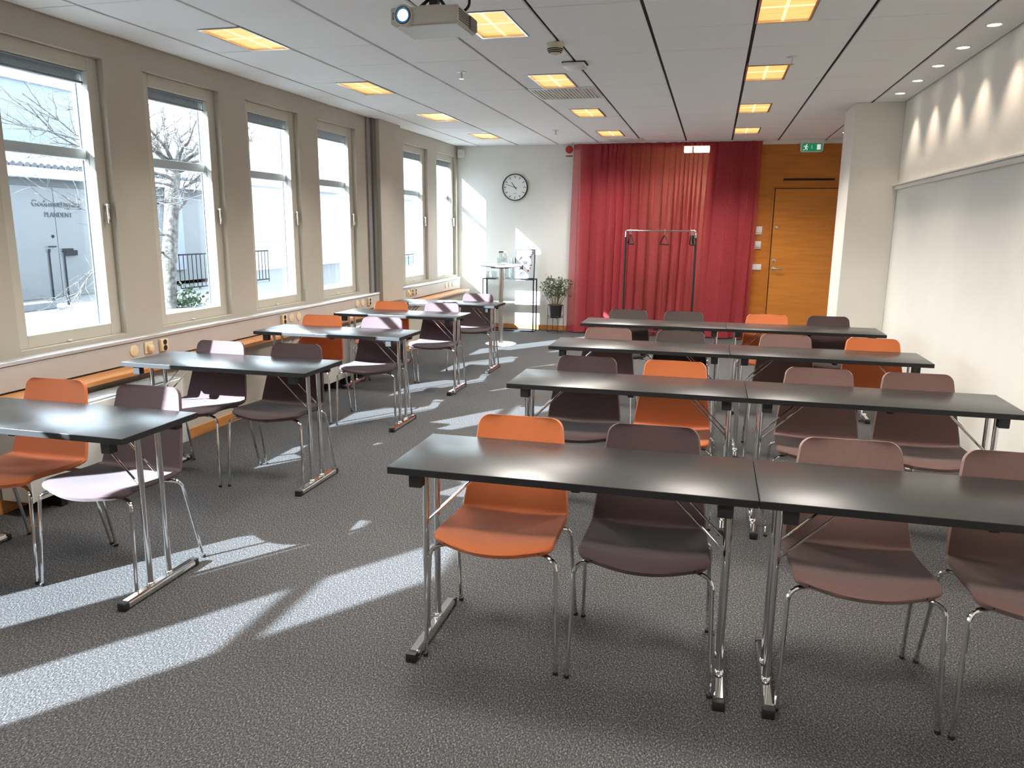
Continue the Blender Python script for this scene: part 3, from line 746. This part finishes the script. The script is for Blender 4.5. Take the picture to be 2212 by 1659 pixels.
# exit sign
t = thing('exit_sign', 'green running-man exit sign above the oak door', 'sign', (1.178, YB - .035, 2.60))
bb = NB(); poly(bb, [(-.15, .085), (.15, .085), (.14, -.06), (.12, -.075), (-.12, -.075), (-.14, -.06)], -.06, 0, lambda x, z, y: (x, y, z)); obj('housing', bb, M['white_plastic'], t)
obj('green_panel', box(NB(), -.122, .122, -.064, -.058, -.062, .035, .002, 1), M['green'], t)
fg = lambda x, z, y: (x - .075, y, z - .012)
fm = NB()
lathe(fm, [(.0001, .066), (.008, .066), (.008, .062)], (-.066, 0, .019), 14, 'y')
for pl in ([(-.003, .022), (.012, .016), (.004, -.012), (-.012, -.010)], [(.008, .018), (.030, .004), (.026, -.002), (.008, .006)], [(-.004, .020), (-.024, .016), (-.028, -.002), (-.022, -.003), (-.018, .010), (-.004, .010)],
           [(.004, -.010), (.022, -.016), (.018, -.040), (.010, -.040), (.012, -.022), (-.006, -.018)], [(-.004, -.012), (-.012, -.026), (-.034, -.030), (-.034, -.037), (-.008, -.034), (.004, -.016)]):
    poly(fm, pl, -.066, -.063, fg)
obj('running_figure', fm, M['sign_white'], t)
ar = NB(); box(ar, -.0025, .0025, -.066, -.063, -.035, .012); obj('arrow', ar, M['sign_white'], t)
dd = NB(); box(dd, .062, .108, -.066, -.063, -.045, .022, .001, 1); obj('door_symbol', dd, M['sign_white'], t)

# console shelf
t = thing('console_shelf', 'thin black metal console shelf against the end wall', 'shelf', (-2.905, 11.04, 0))
W2, D2, r = .385, .105, .008
for sx in (-1, 1):
    for sy in (-1, 1): obj('leg', box(NB(), sx * W2 - r, sx * W2 + r, sy * D2 - r, sy * D2 + r, 0, .775), M['black_metal'], t)
for z in (.008, .767):
    for sy in (-1, 1): obj('frame_rail', box(NB(), -W2, W2, sy * D2 - r, sy * D2 + r, z - r, z + r), M['black_metal'], t)
    for sx in (-1, 1): obj('frame_rail', box(NB(), sx * W2 - r, sx * W2 + r, -D2, D2, z - r, z + r), M['black_metal'], t)
obj('shelf_board', box(NB(), -W2 + .008, W2 - .008, -D2 + .008, D2 - .008, .762, .774), M['black_metal'], t)
obj('shelf_board', box(NB(), -W2 + .008, W2 - .008, -D2 + .008, D2 - .008, .418, .426), M['sash_outer'], t)

# picture leaning on the wall
pc = thing('framed_picture', 'white abstract print in thin black frame leaning on the shelf', 'picture', (-2.685, 11.03, .7745)); pc.rotation_euler = (math.radians(-7), 0, 0)
w_, h_ = .152, .43
b = NB(); fr = .011
box(b, -w_, -w_ + fr, 0, .024, 0, h_); box(b, w_ - fr, w_, 0, .024, 0, h_); box(b, -w_ + fr, w_ - fr, 0, .024, 0, fr); box(b, -w_ + fr, w_ - fr, 0, .024, h_ - fr, h_)
obj('frame', b, M['black_metal'], pc)
obj('print', box(NB(), -w_ + fr, w_ - fr, .008, .014, fr, h_ - fr), M['picture'], pc, 0)
rr = random.Random(11)
for k in range(12):
    cx, cz = rr.uniform(-.10, .07), rr.uniform(.05, .36); pts = []; a0 = rr.uniform(0, 6.28); rad = rr.uniform(.015, .04); sp = rr.uniform(1.5, 4.5)
    for q in range(12):
        a = a0 + sp * q / 11; rd = rad * (1 + .5 * math.sin(3 * a)); x = max(-.135, min(.125, cx + rd * math.cos(a) + .03 * q / 11)); pts.append((x, .0075, cz + rd * math.sin(a)))
    obj('brush_stroke', tube(NB(), pts, rr.uniform(.004, .010), 5), M['ink'], pc)
obj('red_spot', lathe(NB(), [(.0001, .003), (.016, .003), (.016, -.004)], (.055, .010, .12), 16, 'y'), M['red_plastic'], pc)

# glassware on the shelf
def lathe_thing(name, label, cat, loc, prof, m, group=None, seg=20):
    return tag(loc_set(obj(name, lathe(NB(), prof, (0, 0, 0), seg), m, None, 40), loc), label, cat, group)
def loc_set(o, l): o.location = l; return o
GP = [(.0001, .004), (.026, .004), (.030, .10), (.033, .10), (.029, .0), (.0001, 0)]
for i, (dx, dy, nm) in enumerate(((-.33, -.04, 'first from the left'), (-.27, .03, 'second from the left'), (-.21, -.05, 'third from the left'), (-.15, .02, 'fourth from the left'))):
    lathe_thing('drinking_glass', 'clear drinking glass on the black console shelf, %s' % nm, 'glass', (-2.905 + dx, 11.03 + dy, .7745), GP, M['glassware'], 'drinking glasses on the console')
jg = thing('glass_jug', 'clear glass jug on the console shelf beside the picture', 'jug', (-2.965, 11.03, .7745))
obj('body', lathe(NB(), [(.0001, .005), (.05, .005), (.055, .09), (.042, .17), (.046, .20), (.050, .20), (.046, .17), (.06, .09), (.056, 0), (.0001, 0)], seg=24), M['glassware'], jg, 40)
obj('handle', tube(NB(), fillet([(-.045, 0, .18), (-.095, 0, .17), (-.095, 0, .07), (-.056, 0, .06)], .03, 5), .006, 8), M['glassware'], jg)
lathe_thing('glass_bottle', 'slim clear bottle standing beside the framed picture', 'bottle', (-2.875, 11.07, .7745), [(.0001, .004), (.03, .004), (.032, .19), (.014, .25), (.014, .30), (.017, .30), (.017, .25), (.036, .19), (.034, 0), (.0001, 0)], M['glassware'])

# bar table with jar
bt = thing('bar_table', 'tall round bar table with white base and steel column', 'table', (-2.655, 9.643, 0))
obj('base', lathe(NB(), [(.0001, 0), (.205, 0), (.205, .008), (.19, .014), (.04, .022), (.0001, .022)], seg=40), M['white_plastic'], bt)
obj('column', tube(NB(), [(0, 0, .02), (0, 0, 1.0)], .03, 20), M['steel'], bt)
obj('support_plate', box(NB(), -.11, .11, -.11, .11, .998, 1.018, .004, 1), M['black_metal'], bt)
obj('tabletop', lathe(NB(), [(.0001, 1.018), (.27, 1.018), (.275, 1.024), (.275, 1.036), (.27, 1.040), (.0001, 1.040)], seg=48), M['white_plastic'], bt)
jr = thing('drinks_jar', 'large clear lidded jar standing on the round bar table', 'jar', (-2.63, 9.60, 1.0405))
obj('body', lathe(NB(), [(.0001, .005), (.066, .005), (.07, .03), (.07, .11), (.045, .14), (.045, .15), (.05, .15), (.05, .14), (.076, .11), (.075, .02), (.07, 0), (.0001, 0)], seg=28), M['glassware'], jr, 40)
obj('water', lathe(NB(), [(.0001, .007), (.064, .007), (.068, .03), (.068, .085), (.0001, .085)], seg=28), M['glassware'], jr, 40)
ld = obj('lid', lathe(NB(), [(.054, .15), (.054, .178), (.05, .182), (.0001, .182)], seg=24), M['white_plastic'], jr)
obj('lid_label', box(NB(), -.03, .03, -.056, -.05, .158, .174, .002, 1), M['ink'], ld)

# plant on stand
t = thing('plant_stand', 'thin black wire plant stand by the end wall', 'plant stand', (-2.197, 11.0, 0))
R1 = .115
for k in range(4):
    a = k * pi / 2 + .5; R0 = .125
    obj('leg', tube(NB(), [(R0 * math.cos(a), R0 * math.sin(a), .004), (R1 * math.cos(a), R1 * math.sin(a), .405)], .004, 6), M['black_metal'], t)
b = NB()
for z, R in ((.006, .125), (.24, .118), (.403, .115)): tube(b, [(R * math.cos(q * pi / 16), R * math.sin(q * pi / 16), z) for q in range(33)], .004, 6, False)
for a in (.5, .5 + pi / 2): tube(b, [(-.118 * math.cos(a), -.118 * math.sin(a), .214), (.118 * math.cos(a), .118 * math.sin(a), .214)], .004, 6)
obj('ring', b, M['black_metal'], t)
pt = thing('potted_plant', 'leafy green plant in black pot on the wire stand', 'plant', (-2.197, 11.0, .219))
obj('pot', lathe(NB(), [(.0001, 0), (.07, 0), (.082, .012), (.096, .185), (.091, .185), (.085, .165), (.0001, .165)], seg=32), M['black_plastic'], pt)
obj('soil', lathe(NB(), [(.0001, .168), (.086, .166)], seg=20), M['stem'], pt)
rp = random.Random(21); lf = NB()
def leaf(b, p, d, L, wd):
    d = d.normalized(); s = d.cross(Vector((rp.uniform(-1, 1), rp.uniform(-1, 1), rp.uniform(.2, 1)))).normalized(); n = d.cross(s)
    a = b.verts.new(p); l = b.verts.new(p + d * L * .5 + s * wd + n * .004); r_ = b.verts.new(p + d * L * .5 - s * wd + n * .004); e = b.verts.new(p + d * L); m_ = b.verts.new(p + d * L * .5 - n * .002)
    b.faces.new((a, l, m_)); b.faces.new((a, m_, r_)); b.faces.new((l, e, m_)); b.faces.new((m_, e, r_))
for k in range(15):
    a = k * 2.4; R = .05 * math.sqrt((k + .5) / 15); sp = .05 + .20 * (k + .5) / 15; hgt = rp.uniform(.40, .50) - .35 * sp
    p0 = Vector((R * math.cos(a), R * math.sin(a), .165)); p3 = Vector((sp * math.cos(a), sp * math.sin(a) * .75, .165 + hgt))
    p1 = p0 + Vector((.35 * (p3.x - p0.x), .35 * (p3.y - p0.y), .22 * hgt)); p2 = p0 + Vector((.85 * (p3.x - p0.x), .85 * (p3.y - p0.y), .6 * hgt))
    pts = [p0 * (1 - s) ** 3 + p1 * 3 * s * (1 - s) ** 2 + p2 * 3 * s * s * (1 - s) + p3 * s ** 3 for s in [q / 7 for q in range(8)]]
    obj('stem', tube(NB(), pts, .006, 6, True, .002), M['stem'], pt)
    for q in range(46):
        s = rp.uniform(.42, 1.0); i = min(int(s * 7), 6); p = pts[i].lerp(pts[i + 1], s * 7 - i) + Vector((rp.gauss(0, .022), rp.gauss(0, .022), rp.gauss(0, .012)))
        leaf(lf, p, Vector((rp.uniform(-1, 1), rp.uniform(-1, 1), rp.uniform(-.3, 1))), rp.uniform(.028, .052), rp.uniform(.006, .011))
fo = obj('foliage', lf, M['leaf'], pt, 0); fo['kind'] = 'stuff'

# coat rack and hangers
t = thing('coat_rack', 'black clothes rail with chrome bar in front of the curtain', 'coat rack', (-.70, 10.6, 0))
for sx in (-1, 1):
    obj('post', tube(NB(), [(sx * .465, 0, .03), (sx * .465, 0, 1.40)], .014, 12), M['black_metal'], t)
    obj('upper_tube', tube(NB(), fillet([(sx * .465, 0, 1.39), (sx * .465, 0, 1.488), (sx * .40, 0, 1.488)], .03, 5), .0125, 12), M['chrome'], t)
    obj('foot', tube(NB(), [(sx * .465, -.24, .03), (sx * .465, .24, .03)], .014, 12), M['black_metal'], t)
    for sy in (-1, 1): obj('castor', lathe(NB(), [(.0001, -.012), (.02, -.012), (.02, .012), (.0001, .012)], (sx * .465, sy * .22, .02), 16, 'x'), M['black_plastic'], t)
obj('rail', tube(NB(), [(-.41, 0, 1.488), (.41, 0, 1.488)], .011, 12), M['chrome'], t)
obj('lower_bar', tube(NB(), [(-.465, 0, .12), (.465, 0, .12)], .011, 12), M['black_metal'], t)
def hanger(x, rz, label, first=[None]):
    if first[0]: return dup(first[0], (x, 10.6, 1.488), rz, label)
    h = thing('coat_hanger', label, 'hanger', (x, 10.6, 1.488), rz, 'black hangers on the coat rail'); first[0] = h
    obj('hook', tube(NB(), [(-.0, .013 * math.cos(a), .003 + .014 * math.sin(a)) for a in [q * .35 for q in range(10)]] + [(0, 0, -.03), (0, 0, -.06)], .0028, 6), M['steel'], h)
    obj('bow', tube(NB(), fillet([(0, -.02, -.06), (0, .02, -.06), (0, .20, -.165), (0, .20, -.18), (0, -.20, -.18), (0, -.20, -.165), (0, -.02, -.06)], .02, 4), .008, 7), M['black_plastic'], h)
    return h
for x, rz, lb in ((-1.115, .15, 'black hanger bunched at the left end of the rail, outermost'), (-1.095, .3, 'black hanger bunched at the left end of the rail, inner'), (-.645, .35, 'single black hanger in the middle of the rail'),
                  (-.30, .1, 'black hanger bunched at the right end of the rail, inner'), (-.28, -.05, 'black hanger bunched at the right end of the rail, middle'), (-.262, .12, 'black hanger bunched at the right end of the rail, outermost')):
    hanger(x, rz, lb)

# plate on the far left table
tag(loc_set(obj('plate', lathe(NB(), [(.0001, .004), (.06, .004), (.095, .014), (.098, .014), (.062, 0), (.0001, 0)], seg=32), M['paper']), (-2.72, 7.78, .7198)), 'flat white dish on the farthest left table', 'dish')

# ---------------------------------------------------------------- ceiling-mounted things
pj = thing('projector', 'beige ceiling projector with glowing lens', 'projector', (-1.375, 3.60, 2.452))
bw, bh, bd = .167, .075, .285
b = NB(); box(b, -bw, bw, 0, bd, 0, bh, .008, 2); obj('body', b, M['projector'], pj)
b = NB(); box(b, -bw + .01, bw - .01, .02, bd - .01, -.006, .002, .003, 1); obj('underside', b, M['sash_outer'], pj)
ho = NB(); lathe(ho, [(.0001, -.03), (.048, -.03), (.048, .012), (.040, .016), (.036, .008)], (-.098, 0, .036), 28, 'y', False); obj('lens_housing', ho, M['projector'], pj)
obj('lens_ring', lathe(NB(), [(.036, .006), (.036, .018), (.026, .014)], (-.098, 0, .036), 28, 'y', False), M['lens_ring'], pj)
obj('lens', lathe(NB(), [(.027, .010), (.018, .018), (.0001, .021)], (-.098, 0, .036), 24, 'y'), M['lens'], pj)
obj('sensor_window', box(NB(), -.153, -.141, -.003, .004, .022, .052), M['dark'], pj)
for q in range(5): obj('vent_slat', box(NB(), bw - .002, bw + .004, .02, .16, .012 + q * .011, .017 + q * .011), M['pipe_dark'], pj)
obj('side_cover', box(NB(), bw - .004, bw + .012, .17, .275, .006, bh - .01, .006, 2), M['pipe_dark'], pj)
mb = NB(); box(mb, -.09, .09, .08, .22, bh + .002, bh + .014); box(mb, -.02, .02, .13, .17, bh + .012, H - 2.452 - .006)
for q in (-.085, .085): tube(mb, [(q, .1, bh), (q * .3, .15, bh + .07)], .008, 8)
box(mb, -.06, .06, .09, .21, H - 2.452 - .01, H - 2.452 - .002); obj('mount', mb, M['black_metal'], pj)
obj('mount_plate', box(NB(), -.05, .055, .072, .08, bh + .004, bh + .022), M['projector'], pj)
obj('cable', tube(NB(), fillet([(.09, .22, bh + .01), (.16, .20, bh + .03), (.15, .24, bh + .10), (.10, .22, H - 2.452 - .004)], .04, 5), .007, 8), M['black_plastic'], pj)

t = thing('smoke_detector', 'cream domed smoke detector on the ceiling', 'smoke detector', (-1.07, 5.17, H))
obj('base', lathe(NB(), [(.056, 0), (.056, -.012), (.05, -.02)], seg=28), M['smoke'], t)
obj('dome', lathe(NB(), [(.05, -.018), (.052, -.030), (.046, -.046), (.034, -.062), (.016, -.072), (.0001, -.074)], seg=28), M['smoke'], t)
for z, R in ((-.036, .0515), (-.046, .0475), (-.055, .041)): obj('slot', lathe(NB(), [(R, z), (R + .0012, z - .003), (R - .003, z - .006)], seg=28, caps=False), M['dark'], t)
t = thing('wireless_access_point', 'white square access point box on the ceiling', 'access point', (-1.05, 5.80, H))
obj('bracket', box(NB(), -.085, .085, -.07, .07, -.008, -.0005), M['dark'], t)
obj('housing', box(NB(), -.08, .08, -.085, .075, -.034, -.008, .008, 2), M['white_plastic'], t)
def sprinkler(x, y, label):
    t = thing('sprinkler', label, 'sprinkler', (x, y, H), 0, 'sprinkler heads in the ceiling')
    obj('escutcheon', lathe(NB(), [(.038, 0), (.036, -.004), (.012, -.008)], seg=20), M['white_plastic'], t)
    obj('head', lathe(NB(), [(.010, -.004), (.008, -.035), (.004, -.048), (.0001, -.05)], seg=12), M['steel'], t)
    obj('deflector', lathe(NB(), [(.0001, -.050), (.02, -.050), (.02, -.053), (.0001, -.053)], seg=16), M['steel'], t)
sprinkler(-1.96, 5.93, 'small sprinkler head near the projector'); sprinkler(.444, 5.90, 'small sprinkler head by the right-hand lights'); sprinkler(-1.955, 9.58, 'small sprinkler head far back near the end wall')
t = thing('air_vent', 'slatted metal air vent next to the middle ceiling light', 'air vent', (-1.344, 7.052, H), 0)
b = NB(); frame4b = [(-.289, -.272, -.297, .297), (.272, .289, -.297, .297), (-.272, .272, -.297, -.252), (-.272, .272, .252, .297)]
for x0, x1, y0, y1 in frame4b: box(b, x0, x1, y0, y1, -.005, .014)
obj('frame', b, M['grille_pale'], t)
sl = None
for q in range(18):
    b = NB(); x = -.258 + q * .0303
    poly(b, [(x - .005, -.004), (x + .003, -.005), (x + .012, .014), (x + .008, .015)], -.255, .255, lambda xx, z, y: (xx, y, z)); obj('slat', b, M['grille_pale'], t, 0)
obj('backing', box(NB(), -.275, .275, -.255, .255, .0165, .0185), M['dark'], t)
struct('trim_6', box(NB(), -1.45, -.98, 10.62, 11.0, H - .008, H - .0005, .003, 1), M['white_plastic'], 'flat white access plate in the ceiling above the curtain', 'ceiling plate')

# ---------------------------------------------------------------- outside
GZ = .10
struct('ground', box(NB(), -60, XO, -40, 70, GZ - .2, GZ), M['asphalt'], 'grey paved yard outside the windows', 'ground')
FX = -12.2
bd = thing('outbuilding', 'low grey outbuilding across the yard with lettered steel door', 'building', (FX, 12, GZ))
obj('wall', box(NB(), -4, 0, -1.9, 6.5, 0, 2.22), M['facade'], bd, 0)
obj('wall_plinth', box(NB(), 0, .03, -1.9, 6.5, 0, .1), M['kerb'], bd, 0)
obj('cornice', box(NB(), -4.1, .25, -2.0, 6.6, 2.22, 2.40, .01, 1), M['gutter'], bd, 0)
rf = NB()
for q in range(57): tube(rf, [(.22, -2.0 + q * .15, 2.43), (-2.0, -2.0 + q * .15, 3.0)], .062, 8)
ro = obj('roof_tiles', rf, M['roof_tile'], bd); ro['kind'] = 'stuff'
obj('roof', box(NB(), -4, -.2, -2.0, 6.6, 2.40, 2.42), M['gutter'], bd, 0)
d1 = obj('door_leaf', box(NB(), 0, .04, -1.02, .16, .02, 2.08, .004, 1), M['door_out'], bd)
d2 = obj('door_leaf', box(NB(), 0, .04, .17, 1.00, .02, 2.08, .004, 1), M['door_out'], bd)
b = NB(); box(b, .04, .09, .04, .07, .97, .99); box(b, .085, .10, -.12, .07, .968, .992, .004, 1); obj('handle', b, M['rail_out'], d1)
obj('lock', lathe(NB(), [(.03, .04), (.028, .055), (.0001, .058)], (0, .06, 1.17), 12, 'x'), M['rail_out'], d1)
obj('letter_box', box(NB(), .04, .10, .26, .56, .80, .90, .005, 1), M['rail_out'], d2)
obj('drain_pipe', tube(NB(), [(.08, 2.2, .0), (.08, 2.2, 2.3)], .05, 10), M['facade_pale'], bd)
obj('wall_lamp', box(NB(), 0, .15, 2.8, 2.95, 1.85, 2.05, .02, 2), M['rail_out'], bd)
obj('panel', box(NB(), 0, .03, 3.0, 4.6, .02, 2.0), M['door_out'], bd, 0)
obj('panel', box(NB(), .03, .12, 3.25, 3.75, .35, 2.1, .02, 1), M['facade_pale'], bd, 0)
def lettering(txt, size, loc, parent):
    cu = bpy.data.curves.new('lettering', 'FONT'); cu.body = txt; cu.size = size; cu.extrude = .004; cu.align_x = 'LEFT'
    o = bpy.data.objects.new('tmp', cu); col.objects.link(o)
    dg = bpy.context.evaluated_depsgraph_get(); me = bpy.data.meshes.new_from_object(o.evaluated_get(dg)); bpy.data.objects.remove(o)
    me.materials.clear(); me.materials.append(M['letters'])
    o2 = bpy.data.objects.new('lettering', me); col.objects.link(o2); o2.parent = parent; o2.location = loc; o2.rotation_euler = (pi / 2, 0, pi / 2)
    return o2
lettering('Godsmottagning', .172, (.048, -.34, 1.72), bd)
lettering('PLANDENT', .128, (.048, -.08, 1.53), bd)

tb = thing('apartment_block', 'tall pale building rising behind the outbuilding', 'building', (-18.5, 15.0, GZ))
obj('wall', box(NB(), -6, 0, -7, 4.6, 0, 5.2), M['facade_pale'], tb, 0)
obj('parapet', box(NB(), -6, .08, -7.05, 4.65, 5.2, 6.4), M['facade_white'], tb, 0)
for yy in (-3.2, .95, 2.9):
    wi = obj('window', box(NB(), .08, .13, yy, yy + .6, 5.35, 6.1, .01, 1), M['facade_white'], tb, 0)
    obj('pane', box(NB(), .13, .14, yy + .08, yy + .52, 5.42, 6.03), M['gasket'], wi, 0)
wb = thing('warehouse', 'long white building filling the yard beyond the tree', 'building', (-14, 36, GZ))
obj('wall', box(NB(), -4, 0, -16.2, 26, 0, 2.6), M['facade_white'], wb, 0)
obj('eaves', box(NB(), -4.2, .3, -16.3, 26.1, 2.6, 2.75), M['gutter'], wb, 0)
obj('roof', box(NB(), -4.2, -.5, -16.3, 26.1, 2.75, 3.4), M['facade_white'], wb, 0)
for yy in (-14.5, -9, -2, 6, 13):
    wi = obj('window', box(NB(), 0, .05, yy, yy + 1.6, .9, 2.1, .01, 1), M['gutter'], wb, 0); obj('pane', box(NB(), .05, .06, yy + .1, yy + 1.5, 1.0, 2.0), M['facade_white'], wi, 0)
for y, lab, cap in ((10.78, 'dark iron post outside the nearest window, plain one', 0), (11.10, 'dark iron post with a flat cap outside the nearest window', 1)):
    t = thing('yard_post', lab, 'post', (-11.0, y, GZ), 0, 'iron posts in the yard')
    obj('shaft', tube(NB(), [(0, 0, 0), (0, 0, .93)], .026, 10), M['rail_out'], t)
    obj('finial', box(NB(), -.03, .03, -.03, .03, .93, .985, .006, 1) if not cap else box(NB(), -.03, .03, -.05, .20, .93, .985, .006, 1), M['rail_out'], t)
tag(obj('kerb', box(NB(), -10.95, -10.7, 4, 10.55, GZ, GZ + .12, .01, 1), M['kerb']), 'grey stone kerb in the yard below the posts', 'kerb')
t = thing('yard_railing', 'dark iron railing in the yard behind the bare tree', 'railing', (-11.0, 14.1, GZ))
L = 3.4
obj('top_rail', box(NB(), -.02, .02, 0, L, .76, .79), M['rail_out'], t); obj('bottom_rail', box(NB(), -.015, .015, 0, L, .05, .075), M['rail_out'], t)
bm_bar = None
for q in range(25):
    o = obj('bar', tube(NB(), [(0, q * L / 24, .06 if q % 8 else 0), (0, q * L / 24, .77)], .009, 6), M['rail_out'], t)
t = thing('yard_railing', 'distant dark iron railing seen through the window beyond the column', 'railing', (-11.0, 26.4, GZ))
obj('top_rail', box(NB(), -.02, .02, 0, 2.6, .36, .40), M['rail_out'], t)
for q in range(6): obj('bar', tube(NB(), [(0, q * .5, 0), (0, q * .5, .37)], .014, 6), M['rail_out'], t)

# bare pollarded tree
tr = thing('bare_tree', 'bare knotty tree with thin twigs outside the second window', 'tree', (-9.0, 11.2, GZ))
rt_ = random.Random(4)
def wob(p0, d, L, n, amp, droop=0):
    pts = [Vector(p0)]; d = d.normalized()
    for i in range(n):
        d = (d + Vector((rt_.uniform(-amp, amp), rt_.uniform(-amp, amp), rt_.uniform(-amp, amp) + droop))).normalized(); pts.append(pts[-1] + d * L / n)
    return pts
trunk = [(0, 0, -.05), (.0, .03, .5), (.02, .10, 1.0), (0, .22, 1.5), (-.02, .33, 2.0), (0, .42, 2.45)]
b = NB(); tube(b, trunk, .13, 12, True, .115)
for k in range(9):
    a = k * .7; q = Vector((.11 * math.cos(a), .42 + .11 * math.sin(a), 2.35 + .05 * (k % 3))); lathe(b, [(.0001, -.07), (.06, -.05), (.085, 0), (.06, .05), (.0001, .07)], q, 8)
obj('trunk', b, M['bark'], tr)
def limb(p0, d, L, r, nt, droop=0, tn=3):
    b = NB(); pts = wob(p0, d, L, 9, .22, droop); tube(b, pts, r, 7, True, r * .3)
    for q in range(nt):
        i = rt_.randint(2, 8); dd = (pts[min(i + 1, 9)] - pts[i]).normalized() + Vector((rt_.uniform(-.9, .9), rt_.uniform(-.9, .9), rt_.uniform(-.4, .8)))
        tp = wob(pts[i], dd, L * rt_.uniform(.2, .45), 5, .35); tube(b, tp, r * .32, 5, True, r * .12)
        for z in range(tn):
            j = rt_.randint(1, 4); tw = wob(tp[j], Vector((rt_.uniform(-1, 1), rt_.uniform(-1, 1), rt_.uniform(-.3, 1))), L * .12, 3, .3); tube(b, tw, r * .16, 4, True, r * .08)
    obj('branch', b, M['bark'], tr)
for k in range(12):
    a = k * 2 * pi / 12 + rt_.uniform(-.2, .2)
    limb((.08 * math.cos(a), .42 + .08 * math.sin(a), 2.4), Vector((math.cos(a), math.sin(a), rt_.uniform(.25, 1.3))), rt_.uniform(1.2, 1.9), .035, 13, 0, 4)
for z, d, L in ((2.3, (.1, -1, .18), 3.0), (2.15, (-.1, -1, .28), 2.8), (1.25, (.15, -1, .12), 2.6), (.95, (.05, -1, .0), 2.4), (2.2, (.05, -1, .10), 2.7), (2.35, (-.05, -1, .34), 2.6), (2.05, (.2, -1, .2), 2.4), (2.4, (.1, -1, .5), 2.6), (1.75, (.3, -1, .25), 1.3), (1.6, (.2, 1, .4), .9), (1.9, (0, 1, .3), 1.0)):
    limb((0, .02 + .2 * z - .06, z), Vector(d), L, .022, 14, 0, 4)
iv = NB()
rp = random.Random(9)
for q in range(220):
    p = Vector((rp.gauss(.15, .12), rp.gauss(.28, .14), abs(rp.gauss(0, .16)))); leaf(iv, p, Vector((rp.uniform(-1, 1), rp.uniform(-1, 1), rp.uniform(0, 1))), .09, .03)
iv_o = obj('ground_ivy', iv, M['ivy'], None, 0); iv_o.location = (-9, 11.2, GZ); tag(iv_o, 'low green ivy at the foot of the bare tree', 'ivy', kind='stuff')
